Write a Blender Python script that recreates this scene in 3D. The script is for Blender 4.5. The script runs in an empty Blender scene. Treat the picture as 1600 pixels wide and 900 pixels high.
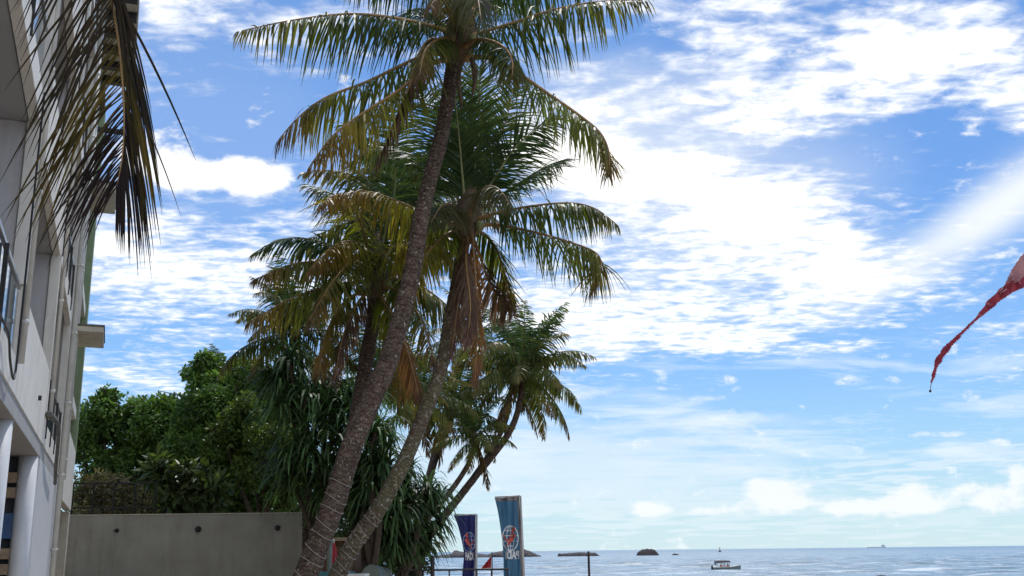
import bpy, math, random
import numpy as np
from mathutils import Vector, Matrix
R = math.radians
random.seed(7); rng = np.random.default_rng(7)
scene = bpy.context.scene
COL = scene.collection

# ------------------------------------------------------------------ camera
F = 1650.0; PITCH = R(14.0); ROLL = R(0.64); CZ = 1.7
f_ = np.array([0, math.cos(PITCH), math.sin(PITCH)])
r0 = np.array([1., 0, 0]); u0 = np.cross(r0, f_)
rr = r0*math.cos(ROLL) - u0*math.sin(ROLL)
uu = u0*math.cos(ROLL) + r0*math.sin(ROLL)
EYE = np.array([0, 0, CZ])
cam_d = bpy.data.cameras.new('camera'); cam = bpy.data.objects.new('camera', cam_d); COL.objects.link(cam)
cam.matrix_world = Matrix(((rr[0], uu[0], -f_[0], 0), (rr[1], uu[1], -f_[1], 0), (rr[2], uu[2], -f_[2], CZ), (0, 0, 0, 1)))
cam_d.sensor_width = 36; cam_d.lens = 36*F/1600; cam_d.clip_start = .05; cam_d.clip_end = 90000
scene.camera = cam

def W(px, py, Y):
    """world point at depth Y (metres north of the viewer) seen in direction (px,py)"""
    d = f_*F + rr*(px-800) + uu*(450-py)
    return EYE + d*(Y/d[1])

# facade frame of the building: s along the street front, n out of it
AZ = R(-20.6)
U = np.array([math.sin(AZ), math.cos(AZ), 0]); N = np.array([math.cos(AZ), -math.sin(AZ), 0])
def B(s, n, z): return U*s + N*n + np.array([0, 0, z])

# ------------------------------------------------------------------ mesh helpers
class MB:
    def __init__(s): s.v = []; s.f = []; s.c = []; s.n = 0; s.cur = (1, 1, 1); s.uv = []
    def add(s, verts, faces, cols=None, uvs=None):
        verts = np.asarray(verts, float).reshape(-1, 3); k = len(verts)
        s.v.append(verts)
        s.f.extend([tuple(i+s.n for i in f) for f in faces])
        if cols is None: cols = np.tile(np.array(s.cur, float), (k, 1))
        s.c.append(np.asarray(cols, float).reshape(-1, 3))
        s.uv.append(np.zeros((k, 2)) if uvs is None else np.asarray(uvs, float).reshape(-1, 2))
        s.n += k
    def quads(s, V, cols=None):
        """V: (n,4,3) separate quads"""
        V = np.asarray(V); n = len(V)
        idx = np.arange(n*4).reshape(n, 4)
        s.add(V.reshape(-1, 3), idx.tolist(), cols)
    def ribbons(s, Lft, Rgt, cols=None):
        """Lft,Rgt: (n,k,3); cols (n,k,3)"""
        n, k, _ = Lft.shape
        V = np.stack([Lft, Rgt], 2).reshape(n*k*2, 3)
        base = (np.arange(n)*k*2)[:, None] + (np.arange(k-1)*2)[None]
        base = base.reshape(-1)
        F4 = np.stack([base, base+1, base+3, base+2], 1)
        c = None if cols is None else np.repeat(cols.reshape(n*k, 3), 2, 0)
        s.add(V, F4.tolist(), c)
    def box(s, c, h, M=None):
        x, y, z = h
        v = np.array([(a*x, b*y, d*z) for a in (-1, 1) for b in (-1, 1) for d in (-1, 1)], float)
        if M is not None: v = v @ np.asarray(M).T
        s.add(v+np.asarray(c), [(0, 1, 3, 2), (4, 6, 7, 5), (0, 4, 5, 1), (2, 3, 7, 6), (0, 2, 6, 4), (1, 5, 7, 3)])
    def bx(s, x0, x1, y0, y1, z0, z1):
        s.box(((x0+x1)/2, (y0+y1)/2, (z0+z1)/2), (abs(x1-x0)/2, abs(y1-y0)/2, abs(z1-z0)/2))
    def fb(s, s0, s1, n0, n1, z0, z1):
        """box in the facade frame"""
        c = B((s0+s1)/2, (n0+n1)/2, (z0+z1)/2)
        M = np.stack([U, N, [0, 0, 1]], 1)
        s.box(c, (abs(s1-s0)/2, abs(n1-n0)/2, abs(z1-z0)/2), M)
    def tube(s, path, rad, seg=10, cap=True, col=None, uvlen=True, wob=0):
        P = np.asarray(path, float); n = len(P)
        rad = np.broadcast_to(np.asarray(rad, float), (n,))
        T = np.gradient(P, axis=0); T /= np.linalg.norm(T, axis=1)[:, None]+1e-9
        ref = np.array([1., 0, 0]) if abs(T[0][0]) < .8 else np.array([0, 1., 0])
        A = np.cross(T[0], ref); A /= np.linalg.norm(A); rings = []; cs = []
        for i in range(n):
            A = A - T[i]*(A@T[i]); A /= np.linalg.norm(A)+1e-9
            Bn = np.cross(T[i], A)
            th = np.linspace(0, 2*math.pi, seg, endpoint=False)
            w = 1 + (rng.normal(0, wob, seg) if wob else 0)
            rings.append(P[i] + (np.cos(th)[:, None]*A + np.sin(th)[:, None]*Bn)*(rad[i]*w)[..., None] if wob else P[i] + (np.cos(th)[:, None]*A + np.sin(th)[:, None]*Bn)*rad[i])
        V = np.concatenate(rings)
        L = np.concatenate([[0], np.cumsum(np.linalg.norm(np.diff(P, axis=0), axis=1))])
        uv = np.stack([np.tile(np.arange(seg)/seg, n), np.repeat(L, seg)], 1)
        F = [(i*seg+j, i*seg+(j+1) % seg, (i+1)*seg+(j+1) % seg, (i+1)*seg+j) for i in range(n-1) for j in range(seg)]
        if cap: F += [tuple(range(seg))[::-1], tuple((n-1)*seg+j for j in range(seg))]
        cc = None if col is None else (np.repeat(np.asarray(col, float).reshape(-1, 3), seg, 0) if np.ndim(col) == 2 else np.tile(col, (n*seg, 1)))
        s.add(V, F, cc, uv)
    def ball(s, c, r, seg=10, rings=7, wob=0):
        V = []; F = []
        r = np.broadcast_to(r, (3,))
        for i in range(rings+1):
            for j in range(seg):
                th = math.pi*i/rings; ph = 2*math.pi*j/seg
                k = 1+random.uniform(-wob, wob)
                V.append((c[0]+r[0]*math.sin(th)*math.cos(ph)*k, c[1]+r[1]*math.sin(th)*math.sin(ph)*k, c[2]+r[2]*math.cos(th)*k))
        for i in range(rings):
            for j in range(seg): F.append((i*seg+j, (i+1)*seg+j, (i+1)*seg+(j+1) % seg, i*seg+(j+1) % seg))
        s.add(V, F)
    def mesh(s, name, off=(0, 0, 0), smooth=False):
        me = bpy.data.meshes.new(name)
        V = np.concatenate(s.v) - np.asarray(off)
        me.from_pydata(V.tolist(), [], s.f)
        a = me.color_attributes.new('Col', 'FLOAT_COLOR', 'POINT')
        C = np.concatenate(s.c); a.data.foreach_set('color', np.concatenate([C, np.ones((len(C), 1))], 1).ravel())
        uvc = np.concatenate(s.uv)
        li = np.empty(len(me.loops), np.int32); me.loops.foreach_get('vertex_index', li)
        ul = me.uv_layers.new(name='UVMap'); ul.data.foreach_set('uv', uvc[li].ravel())
        if smooth: me.polygons.foreach_set('use_smooth', [True]*len(me.polygons))
        me.update(); return me

def wloc(o):
    p = np.zeros(3)
    while o is not None: p += np.array(o.location); o = o.parent
    return p
def obj(name, mb, mat, parent=None, smooth=False, loc=None, bevel=0):
    off = wloc(parent) if parent is not None else np.zeros(3)
    base = off if loc is None else np.asarray(loc, float)
    me = mb.mesh(name, base, smooth)
    o = bpy.data.objects.new(name, me); COL.objects.link(o)
    me.materials.append(mat)
    o.location = base-off
    if parent is not None: o.parent = parent
    if bevel:
        m = o.modifiers.new('b', 'BEVEL'); m.width = bevel; m.segments = 2; m.limit_method = 'ANGLE'
    return o
def tag(o, label=None, cat=None, group=None, kind=None):
    if label: o['label'] = label
    if cat: o['category'] = cat
    if group: o['group'] = group
    if kind: o['kind'] = kind
    return o
def thing(name, loc, label, cat, group=None):
    o = bpy.data.objects.new(name, None); COL.objects.link(o); o.location = loc
    o.empty_display_size = .2
    return tag(o, label, cat, group)
def catmull(P, m=40):
    P = np.asarray(P, float); n = len(P)
    Q = np.vstack([2*P[0]-P[1], P, 2*P[-1]-P[-2]])
    out = []
    for t in np.linspace(0, n-1, m):
        i = min(int(t), n-2); u = t-i
        a, b, c, d = Q[i], Q[i+1], Q[i+2], Q[i+3]
        out.append(.5*((2*b)+(-a+c)*u+(2*a-5*b+4*c-d)*u*u+(-a+3*b-3*c+d)*u**3))
    return np.array(out)

# ------------------------------------------------------------------ materials
def nt(name):
    m = bpy.data.materials.new(name); m.use_nodes = True
    t = m.node_tree; b = t.nodes['Principled BSDF']
    return m, t, b
def node(t, typ, **k):
    n = t.nodes.new(typ)
    for a, v in k.items():
        if a in n.inputs: n.inputs[a].default_value = v
        else: setattr(n, a, v)
    return n
def ramp(t, src, stops):
    n = t.nodes.new('ShaderNodeValToRGB'); t.links.new(src, n.inputs[0])
    e = n.color_ramp.elements
    while len(e) < len(stops): e.new(.5)
    for i, (p, c) in enumerate(stops):
        e[i].position = p; e[i].color = (*c, 1) if len(c) == 3 else c
    return n.outputs[0]
def mixc(t, a, b, fac, mode='MIX'):
    n = t.nodes.new('ShaderNodeMix'); n.data_type = 'RGBA'; n.blend_type = mode
    for i, v in ((0, fac), (6, a), (7, b)):
        if hasattr(v, 'is_output'): t.links.new(v, n.inputs[i])
        else: n.inputs[i].default_value = v if not isinstance(v, tuple) else (*v, 1)
    return n.outputs[2]
def noise(t, vec, scale, detail=4, rough=.55, dist=0):
    n = t.nodes.new('ShaderNodeTexNoise'); n.inputs['Scale'].default_value = scale
    n.inputs['Detail'].default_value = detail; n.inputs['Roughness'].default_value = rough; n.inputs['Distortion'].default_value = dist
    if vec is not None: t.links.new(vec, n.inputs['Vector'])
    return n.outputs[0]
def mapping(t, vec, scale=(1, 1, 1), loc=(0, 0, 0), rot=(0, 0, 0)):
    n = t.nodes.new('ShaderNodeMapping'); t.links.new(vec, n.inputs[0])
    n.inputs['Scale'].default_value = scale; n.inputs['Location'].default_value = loc; n.inputs['Rotation'].default_value = rot
    return n.outputs[0]
def bump(t, b, h, strength=.4, dist=.02):
    n = t.nodes.new('ShaderNodeBump'); n.inputs['Strength'].default_value = strength; n.inputs['Distance'].default_value = dist
    t.links.new(h, n.inputs['Height']); t.links.new(n.outputs[0], b.inputs['Normal'])
def math_(t, op, a, b=0.0, clamp=False):
    n = t.nodes.new('ShaderNodeMath'); n.operation = op; n.use_clamp = clamp
    for i, v in ((0, a), (1, b)):
        if hasattr(v, 'is_output'): t.links.new(v, n.inputs[i])
        else: n.inputs[i].default_value = v
    return n.outputs[0]

def plain(name, col, rough=.6, metal=0, var=.12, scale=3, stain=None, bmp=.1):
    m, t, b = nt(name)
    g = t.nodes.new('ShaderNodeNewGeometry')
    n1 = noise(t, g.outputs['Position'], scale, 6, .6)
    lo = tuple(c*(1-var) for c in col); hi = tuple(min(1, c*(1+var)) for c in col)
    c = ramp(t, n1, [(.3, lo), (.7, hi)])
    if stain:
        mp = mapping(t, g.outputs['Position'], (2.2, 2.2, .28))
        n2 = noise(t, mp, 1.6, 6, .65)
        n3 = noise(t, g.outputs['Position'], 9, 5, .7)
        k = math_(t, 'MULTIPLY', ramp(t, n2, [(.5, (0, 0, 0)), (.78, (1, 1, 1))]), ramp(t, n3, [(.35, (.2,)*3), (.65, (1,)*3)]))
        c = mixc(t, c, stain, k)
    t.links.new(c, b.inputs['Base Color'])
    b.inputs['Roughness'].default_value = rough; b.inputs['Metallic'].default_value = metal
    if bmp: bump(t, b, noise(t, g.outputs['Position'], 40, 4), bmp, .01)
    return m
def leafmat(name, tint=(1, 1, 1), trans=.35, rough=.42, tcol=(1.3, 1.25, .55)):
    m, t, b = nt(name)
    a = t.nodes.new('ShaderNodeVertexColor'); a.layer_name = 'Col'
    g = t.nodes.new('ShaderNodeNewGeometry')
    n1 = noise(t, g.outputs['Position'], 2.3, 3)
    c = mixc(t, a.outputs[0], ramp(t, n1, [(.3, (.6, .6, .6)), (.7, (1.35, 1.3, 1.2))]), 1.0, 'MULTIPLY')
    c = mixc(t, c, tint, 1.0, 'MULTIPLY')
    t.links.new(c, b.inputs['Base Color']); b.inputs['Roughness'].default_value = rough
    b.inputs['Specular IOR Level'].default_value = .22
    tr = t.nodes.new('ShaderNodeBsdfTranslucent')
    t.links.new(mixc(t, c, tcol, 1.0, 'MULTIPLY'), tr.inputs[0])
    ms = t.nodes.new('ShaderNodeMixShader'); ms.inputs[0].default_value = trans
    t.links.new(b.outputs[0], ms.inputs[1]); t.links.new(tr.outputs[0], ms.inputs[2])
    t.links.new(ms.outputs[0], t.nodes['Material Output'].inputs[0])
    return m
def trunkmat(name, dark, light, lichen=0.0, ringf=13, moss=None):
    m, t, b = nt(name)
    uvn = t.nodes.new('ShaderNodeUVMap'); uvn.uv_map = 'UVMap'
    g = t.nodes.new('ShaderNodeNewGeometry'); P = g.outputs['Position']
    sx = t.nodes.new('ShaderNodeSeparateXYZ'); t.links.new(uvn.outputs[0], sx.inputs[0])
    dn = noise(t, P, 4.5, 4, .6)
    v = math_(t, 'ADD', math_(t, 'MULTIPLY', sx.outputs[1], ringf), math_(t, 'MULTIPLY', dn, 4.2))
    fr = math_(t, 'FRACT', v)
    groove = ramp(t, fr, [(0, (0, 0, 0)), (.12, (1, 1, 1)), (.8, (.75, .75, .75)), (1, (0, 0, 0))])
    n1 = noise(t, P, 7, 8, .7); n2 = noise(t, P, 34, 5, .7)
    c = ramp(t, n1, [(.32, dark), (.68, light)])
    c = mixc(t, c, ramp(t, n2, [(.35, (.45,)*3), (.62, (1.35,)*3)]), 1, 'MULTIPLY')
    c = mixc(t, (dark[0]*.35, dark[1]*.35, dark[2]*.35), c, math_(t, 'ADD', math_(t, 'MULTIPLY', groove, .55), .45))
    if moss:
        k = ramp(t, noise(t, P, 1.1, 4), [(.42, (0, 0, 0)), (.6, (1, 1, 1))])
        c = mixc(t, c, moss, math_(t, 'MULTIPLY', k, .55))
    if lichen:
        k = ramp(t, noise(t, P, 17, 3, .6), [(.66-lichen*.1, (0, 0, 0)), (.7-lichen*.1, (1, 1, 1))])
        c = mixc(t, c, (.38, .37, .31), math_(t, 'MULTIPLY', k, .75))
    t.links.new(c, b.inputs['Base Color']); b.inputs['Roughness'].default_value = .92
    b.inputs['Specular IOR Level'].default_value = .15
    h = math_(t, 'ADD', math_(t, 'MULTIPLY', groove, .7), math_(t, 'MULTIPLY', n2, .9))
    bump(t, b, h, .8, .03)
    return m

M = {}
M['leaf'] = leafmat('palm_leaf', tint=(1.2, 1.25, 1.0), trans=.5)
M['leaf_dark'] = leafmat('palm_leaf_dark', tint=(1.35, 1.3, 1.05), trans=.36, rough=.42)
M['dead'] = leafmat('dead_leaf', trans=.25, rough=.7, tcol=(1.3, 1.0, .6))
M['stalk'] = plain('frond_stalk', (.28, .17, .07), .55, var=.35, scale=6)
M['stalk_green'] = plain('frond_stalk_green', (.20, .21, .09), .5, var=.25, scale=6)
M['fibre'] = plain('palm_fibre', (.10, .07, .045), .9, var=.5, scale=22, bmp=.6)
M['trunk1'] = trunkmat('palm_bark', (.066, .046, .038), (.195, .145, .118), .3)
M['trunk2'] = trunkmat('palm_bark_lichen', (.075, .052, .040), (.20, .155, .115), .75, 14, moss=(.13, .13, .075))
M['trunk3'] = trunkmat('palm_bark_far', (.06, .042, .035), (.15, .11, .09), .2)
M['bark'] = plain('tree_bark', (.07, .05, .035), .9, var=.4, scale=9, bmp=.5)
M['broad'] = leafmat('broad_leaf', trans=.3, rough=.38, tcol=(1.2, 1.4, .5))
M['grape'] = leafmat('big_leaf', trans=.25, rough=.38, tcol=(1.2, 1.4, .5))
M['strap'] = leafmat('strap_leaf', trans=.25, rough=.5, tcol=(1.1, 1.3, .6))
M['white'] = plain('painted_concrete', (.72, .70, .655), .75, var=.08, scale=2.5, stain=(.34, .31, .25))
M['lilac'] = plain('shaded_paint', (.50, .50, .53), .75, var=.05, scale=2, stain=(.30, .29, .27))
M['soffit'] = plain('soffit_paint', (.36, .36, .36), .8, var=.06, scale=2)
M['colw'] = plain('column_paint', (.62, .635, .66), .5, var=.05, scale=3)
M['green'] = plain('green_wall_paint', (.24, .31, .19), .75, var=.12, scale=2, stain=(.14, .18, .10))
M['hood'] = plain('hood_concrete', (.52, .48, .40), .85, var=.1, scale=4, stain=(.14, .13, .11))
M['grime'] = plain('grimy_edge', (.12, .12, .11), .9, var=.5, scale=14)
M['pipe'] = plain('pipe_plastic', (.56, .55, .51), .5, var=.12, scale=5)
M['black'] = plain('black_metal', (.025, .025, .028), .5, metal=.3, var=.3, scale=20)
M['steel'] = plain('brushed_steel', (.5, .5, .5), .3, metal=.9, var=.1, scale=20)
M['wallc'] = plain('rendered_wall', (.30, .29, .255), .92, var=.17, scale=1.1, stain=(.17, .165, .14), bmp=.3)
M['wood'] = plain('dark_timber', (.12, .07, .045), .8, var=.4, scale=12, bmp=.4)
M['woodl'] = plain('weathered_timber', (.26, .19, .13), .85, var=.3, scale=12, bmp=.4)
M['navy_door'] = plain('navy_paint', (.03, .04, .07), .5)
M['blue'] = plain('blue_tarp', (.03, .08, .2), .6, var=.3)
M['rope'] = plain('pale_wire', (.33, .30, .27), .6, var=.4, scale=30)
M['rock'] = plain('islet_rock', (.060, .050, .052), .95, var=.45, scale=.09, bmp=.8)
M['boulder'] = plain('wet_rock', (.03, .03, .035), .5, var=.4, scale=2, bmp=.8)
M['boat'] = plain('boat_paint', (.10, .13, .14), .5, var=.2)
M['boatw'] = plain('boat_white', (.6, .6, .58), .5)
M['canvas'] = plain('boat_canvas', (.09, .08, .09), .8)
M['shirt'] = plain('orange_vest', (.5, .15, .08), .8)
M['skin'] = plain('skin', (.16, .09, .06), .6)
M['shipgrey'] = plain('ship_haze_tint', (.45, .52, .60), .7)  # pale blue distance haze put into the ship's colour
M['polem'] = plain('aluminium_pole', (.42, .40, .38), .45, metal=.3, var=.1, scale=10)
M['rusty'] = plain('rusty_post', (.045, .036, .034), .8, metal=.2, var=.4, scale=20)
def cloth(name, col, trans=.3):
    m, t, b = nt(name)
    g = t.nodes.new('ShaderNodeNewGeometry')
    mp = mapping(t, g.outputs['Position'], (3, 3, .7))
    c = ramp(t, noise(t, mp, 2.5, 4), [(.3, tuple(x*.82 for x in col)), (.7, tuple(min(1, x*1.15) for x in col))])
    t.links.new(c, b.inputs['Base Color']); b.inputs['Roughness'].default_value = .75
    tr = t.nodes.new('ShaderNodeBsdfTranslucent'); t.links.new(c, tr.inputs[0])
    ms = t.nodes.new('ShaderNodeMixShader'); ms.inputs[0].default_value = trans
    t.links.new(b.outputs[0], ms.inputs[1]); t.links.new(tr.outputs[0], ms.inputs[2])
    t.links.new(ms.outputs[0], t.nodes['Material Output'].inputs[0])
    return m
M['flag_navy'] = cloth('navy_cloth', (.022, .026, .12))
M['flag_teal'] = cloth('teal_cloth', (.05, .14, .24))
M['hem'] = cloth('grey_hem', (.26, .25, .25))
M['print'] = cloth('white_print', (.85, .86, .88), .2)
M['printb'] = cloth('pale_blue_print', (.34, .46, .68), .2)
M['printr'] = cloth('red_print', (.60, .12, .09), .2)
M['red'] = cloth('red_cloth', (.42, .02, .03))
M['redw'] = cloth('faded_red_white_cloth', (.34, .17, .19), .35)
M['crim'] = cloth('crimson_fringe', (.25, .03, .055), .25)
M['pinkish'] = cloth('umbrella_red', (.45, .06, .07))
M['teal'] = plain('teal_plastic', (.04, .18, .2), .5)
M['canoe'] = plain('green_grey_hull', (.12, .15, .125), .6, var=.15)
m, t, b = nt('window_glass'); b.inputs['Base Color'].default_value = (.05, .09, .12, 1); b.inputs['Roughness'].default_value = .05; b.inputs['Specular IOR Level'].default_value = 1.0; b.inputs['IOR'].default_value = 1.9; M['glass'] = m
m, t, b = nt('sand'); g = t.nodes.new('ShaderNodeNewGeometry')
c = ramp(t, noise(t, g.outputs['Position'], .6, 8, .65), [(.3, (.26, .21, .15)), (.7, (.42, .35, .26))]); t.links.new(c, b.inputs['Base Color'])
b.inputs['Roughness'].default_value = .95; bump(t, b, noise(t, g.outputs['Position'], 5, 8, .7), .6, .05); M['sand'] = m

# sea
m, t, b = nt('sea_water'); g = t.nodes.new('ShaderNodeNewGeometry'); P = g.outputs['Position']
va = t.nodes.new('ShaderNodeVertexColor'); va.layer_name = 'Col'
sx = t.nodes.new('ShaderNodeSeparateXYZ'); t.links.new(P, sx.inputs[0])
n1 = noise(t, mapping(t, P, (.05, .16, .1)), 1, 6, .65)
n2 = noise(t, mapping(t, P, (.35, 1.1, 1)), 1, 6, .7)
far = t.nodes.new('ShaderNodeMapRange'); t.links.new(sx.outputs[1], far.inputs[0]); far.inputs[1].default_value = 250; far.inputs[2].default_value = 2500
c0 = mixc(t, (.22, .32, .38), (.06, .15, .27), far.outputs[0])
c0 = mixc(t, c0, (.05, .10, .14), ramp(t, n1, [(.45, (0, 0, 0)), (.68, (1, 1, 1))]))
sf = t.nodes.new('ShaderNodeSeparateColor'); t.links.new(va.outputs[0], sf.inputs[0])
spk = ramp(t, noise(t, mapping(t, P, (.10, .55, .3)), 1.0, 7, .75, .4), [(.545, (0, 0, 0)), (.64, (1, 1, 1))])
nearf = math_(t, 'SUBTRACT', 1.0, far.outputs[0])
edge = ramp(t, noise(t, mapping(t, P, (.5, 1.2, 1)), 1, 6, .75), [(.35, (0, 0, 0)), (.6, (1, 1, 1))])
foam = math_(t, 'MAXIMUM', math_(t, 'MULTIPLY', sf.outputs[0], edge), math_(t, 'MULTIPLY', math_(t, 'MULTIPLY', spk, nearf), .6), True)
c0 = mixc(t, c0, (.035, .07, .07), sf.outputs[1])  # wave crests darkened in the colour, standing in for weaker reflection
t.links.new(mixc(t, c0, (.9, .92, .92), foam), b.inputs['Base Color'])
t.links.new(math_(t, 'ADD', math_(t, 'MULTIPLY', foam, .6), .22), b.inputs['Roughness'])
b.inputs['IOR'].default_value = 1.33
bump(t, b, math_(t, 'ADD', math_(t, 'MULTIPLY', n1, 1.2), math_(t, 'MULTIPLY', n2, .35)), .55, 1.0)
M['sea'] = m

# ------------------------------------------------------------------ sky and light
SUN_EL, SUN_AZ = R(60), R(8)       # azimuth measured from north (+Y) towards +X
def make_world():
    w = bpy.data.worlds.new('World'); scene.world = w; w.use_nodes = True
    t = w.node_tree; bg = t.nodes['Background']
    sky = t.nodes.new('ShaderNodeTexSky'); sky.sky_type = 'NISHITA'; sky.sun_disc = False
    sky.sun_elevation = SUN_EL; sky.sun_rotation = SUN_AZ; sky.dust_density = .6; sky.ozone_density = 2.2; sky.air_density = 1.0
    tc = t.nodes.new('ShaderNodeTexCoord'); D = tc.outputs['Generated']
    def dot(v):
        n = t.nodes.new('ShaderNodeVectorMath'); n.operation = 'DOT_PRODUCT'; t.links.new(D, n.inputs[0]); n.inputs[1].default_value = tuple(v); return n.outputs['Value']
    df = math_(t, 'MAXIMUM', dot(f_), .05)
    X = math_(t, 'DIVIDE', dot(rr), df); Y = math_(t, 'DIVIDE', dot(uu), df)   # world-fixed bearings
    cx = t.nodes.new('ShaderNodeCombineXYZ'); t.links.new(X, cx.inputs[0]); t.links.new(Y, cx.inputs[1]); BV = cx.outputs[0]
    z = math_(t, 'MAXIMUM', dot((0, 0, 1)), 0.0)
    zz = math_(t, 'ADD', z, .07)
    cp = t.nodes.new('ShaderNodeCombineXYZ')
    t.links.new(math_(t, 'DIVIDE', dot((1, 0, 0)), zz), cp.inputs[0]); t.links.new(math_(t, 'DIVIDE', dot((0, 1, 0)), zz), cp.inputs[1])
    CP = cp.outputs[0]                                    # position on the cloud layer
    # warp bearings a little so that the masses have ragged shapes
    wn = t.nodes.new('ShaderNodeTexNoise'); wn.inputs['Scale'].default_value = 2.2; wn.inputs['Detail'].default_value = 6; t.links.new(CP, wn.inputs['Vector'])
    vm = t.nodes.new('ShaderNodeVectorMath'); vm.operation = 'MULTIPLY_ADD'
    t.links.new(wn.outputs['Color'], vm.inputs[0]); vm.inputs[1].default_value = (.26, .15, 0); vm.inputs[2].default_value = (-.13, -.075, 0)
    va_ = t.nodes.new('ShaderNodeVectorMath'); va_.operation = 'ADD'; t.links.new(BV, va_.inputs[0]); t.links.new(vm.outputs[0], va_.inputs[1])
    BW = va_.outputs[0]
    def blob(px, py, rx, ry, rot, amt, soft=1.0, vec=BW):
        n = t.nodes.new('ShaderNodeMapping'); n.vector_type = 'TEXTURE'; t.links.new(vec, n.inputs[0])
        n.inputs['Location'].default_value = ((px-800)/F, (450-py)/F, 0); n.inputs['Rotation'].default_value = (0, 0, R(rot))
        n.inputs['Scale'].default_value = (rx/F, ry/F, 1)
        l = t.nodes.new('ShaderNodeVectorMath'); l.operation = 'LENGTH'; t.links.new(n.outputs[0], l.inputs[0])
        mr = t.nodes.new('ShaderNodeMapRange'); mr.interpolation_type = 'SMOOTHSTEP'; t.links.new(l.outputs['Value'], mr.inputs[0])
        mr.inputs[1].default_value = max(0, 1-soft*.75); mr.inputs[2].default_value = 1+soft*.5; mr.inputs[3].default_value = amt; mr.inputs[4].default_value = 0
        return mr.outputs[0]
    def total(lst, v0=0.0):
        a = None
        for q in lst:
            s_ = blob(*q); a = s_ if a is None else math_(t, 'ADD', a, s_)
        return a
    # coverage of the main broken layer
    cov = total([
        (1060, 290, 210, 85, -12, .85), (930, 240, 120, 80, 0, .6), (1240, 372, 150, 55, -14, .5), (1000, 400, 150, 60, 0, .4),
        (1510, 95, 170, 75, -14, .6), (1150, 80, 240, 95, -5, .34), (1350, 30, 240, 80, 0, .34), (1250, 165, 240, 60, -5, .26), (1450, 330, 120, 60, 20, .12),
        (1200, 450, 330, 60, 8, .34), (1050, 520, 290, 42, 7, .46), (1380, 512, 260, 16, 3, .32), (900, 560, 120, 24, 0, .25),
        (830, 480, 120, 50, 0, .4), (1330, 420, 140, 45, 20, .25), (1330, 290, 130, 40, 0, .16),
        (300, 375, 210, 50, 0, .44), (290, 450, 250, 62, -4, .52), (150, 580, 70, 32, 0, .3), (250, 110, 60, 40, 0, .2), (430, 75, 60, 14, 0, .2),
        (420, 12, 260, 30, -2, .46), (250, 60, 60, 60, 0, .10), (620, 330, 200, 100, 0, .3),
        (200, 590, 170, 16, -4, .30), (620, 480, 150, 60, 0, .25),
        (1420, 232, 140, 34, 12, -.36), (1560, 215, 80, 38, 0, -.45), (1180, 235, 90, 22, -8, -.15), (965, 90, 70, 30, 15, -.5),
        (360, 150, 200, 70, 0, -.4), (350, 335, 120, 22, 0, -.15), (1240, 620, 330, 55, 3, -.5), (1530, 480, 110, 30, 10, -.35),
        (1290, 16, 60, 18, 0, -.3), (1240, 60, 50, 14, 10, -.2),
    ])
    back = math_(t, 'MULTIPLY', math_(t, 'MAXIMUM', math_(t, 'MULTIPLY', dot(f_), -1.0), 0.0), 1.1)  # extra cloud cover added behind the camera, unseen, as fill light
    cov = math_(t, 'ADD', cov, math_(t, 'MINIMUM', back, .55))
    nA = noise(t, mapping(t, CP, (1, 1, 1), rot=(0, 0, R(25))), 2.0, 9, .62, .25)
    nB = noise(t, mapping(t, CP, (1, 1.25, 1), (3, 1, 0)), 15, 4, .55, .3)
    nC = noise(t, mapping(t, CP, (1.0, 2.6, 1), (7, 1, 0), (0, 0, R(-30))), 5.0, 7, .65, .8)
    dn = math_(t, 'ADD', cov, math_(t, 'MULTIPLY', math_(t, 'SUBTRACT', nA, .5), 1.3))
    dn = math_(t, 'ADD', dn, math_(t, 'MULTIPLY', math_(t, 'SUBTRACT', nB, .5), 1.7))
    dn = math_(t, 'ADD', dn, math_(t, 'MULTIPLY', math_(t, 'SUBTRACT', nC, .5), 1.15))
    mr = t.nodes.new('ShaderNodeMapRange'); mr.interpolation_type = 'SMOOTHSTEP'; t.links.new(dn, mr.inputs[0])
    mr.inputs[1].default_value = -.16; mr.inputs[2].default_value = .98
    lf = t.nodes.new('ShaderNodeMapRange'); lf.interpolation_type = 'SMOOTHSTEP'; t.links.new(z, lf.inputs[0]); lf.inputs[1].default_value = .06; lf.inputs[2].default_value = .15
    d1 = math_(t, 'MULTIPLY', mr.outputs[0], lf.outputs[0])
    # soft veils (contrail fan, thin haze)
    veil = total([(1540, 335, 230, 40, 34, .72, 1.2, BV), (1620, 290, 140, 60, 34, .3, 1.3, BV), (1380, 420, 160, 50, 25, .35, 1.3), (1000, 190, 180, 70, 0, .30), (900, 725, 340, 75, 0, .5), (1300, 800, 500, 30, 0, .3), (1480, 725, 300, 22, 2, .45),
                  (300, 200, 260, 200, 0, .10), (1080, 300, 300, 170, 0, .35)])
    # streaky low clouds
    st = noise(t, mapping(t, BV, (3.2, 20, 1), rot=(0, 0, R(-3))), 1.7, 6, .6, .5)
    lowm = total([(1150, 640, 900, 110, 0, 1.0, 1.0, BV), (160, 600, 180, 60, 0, .9, 1.0, BV)])
    stm = math_(t, 'MULTIPLY', ramp(t, st, [(.50, (0, 0, 0)), (.68, (1, 1, 1))]), lowm)
    # cumulus near the horizon and the single cumulus on the left
    cn = t.nodes.new('ShaderNodeTexNoise'); cn.inputs['Scale'].default_value = 27; cn.inputs['Detail'].default_value = 6; cn.inputs['Roughness'].default_value = .6
    t.links.new(mapping(t, BV, (1, 1.6, 1)), cn.inputs['Vector'])
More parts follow.
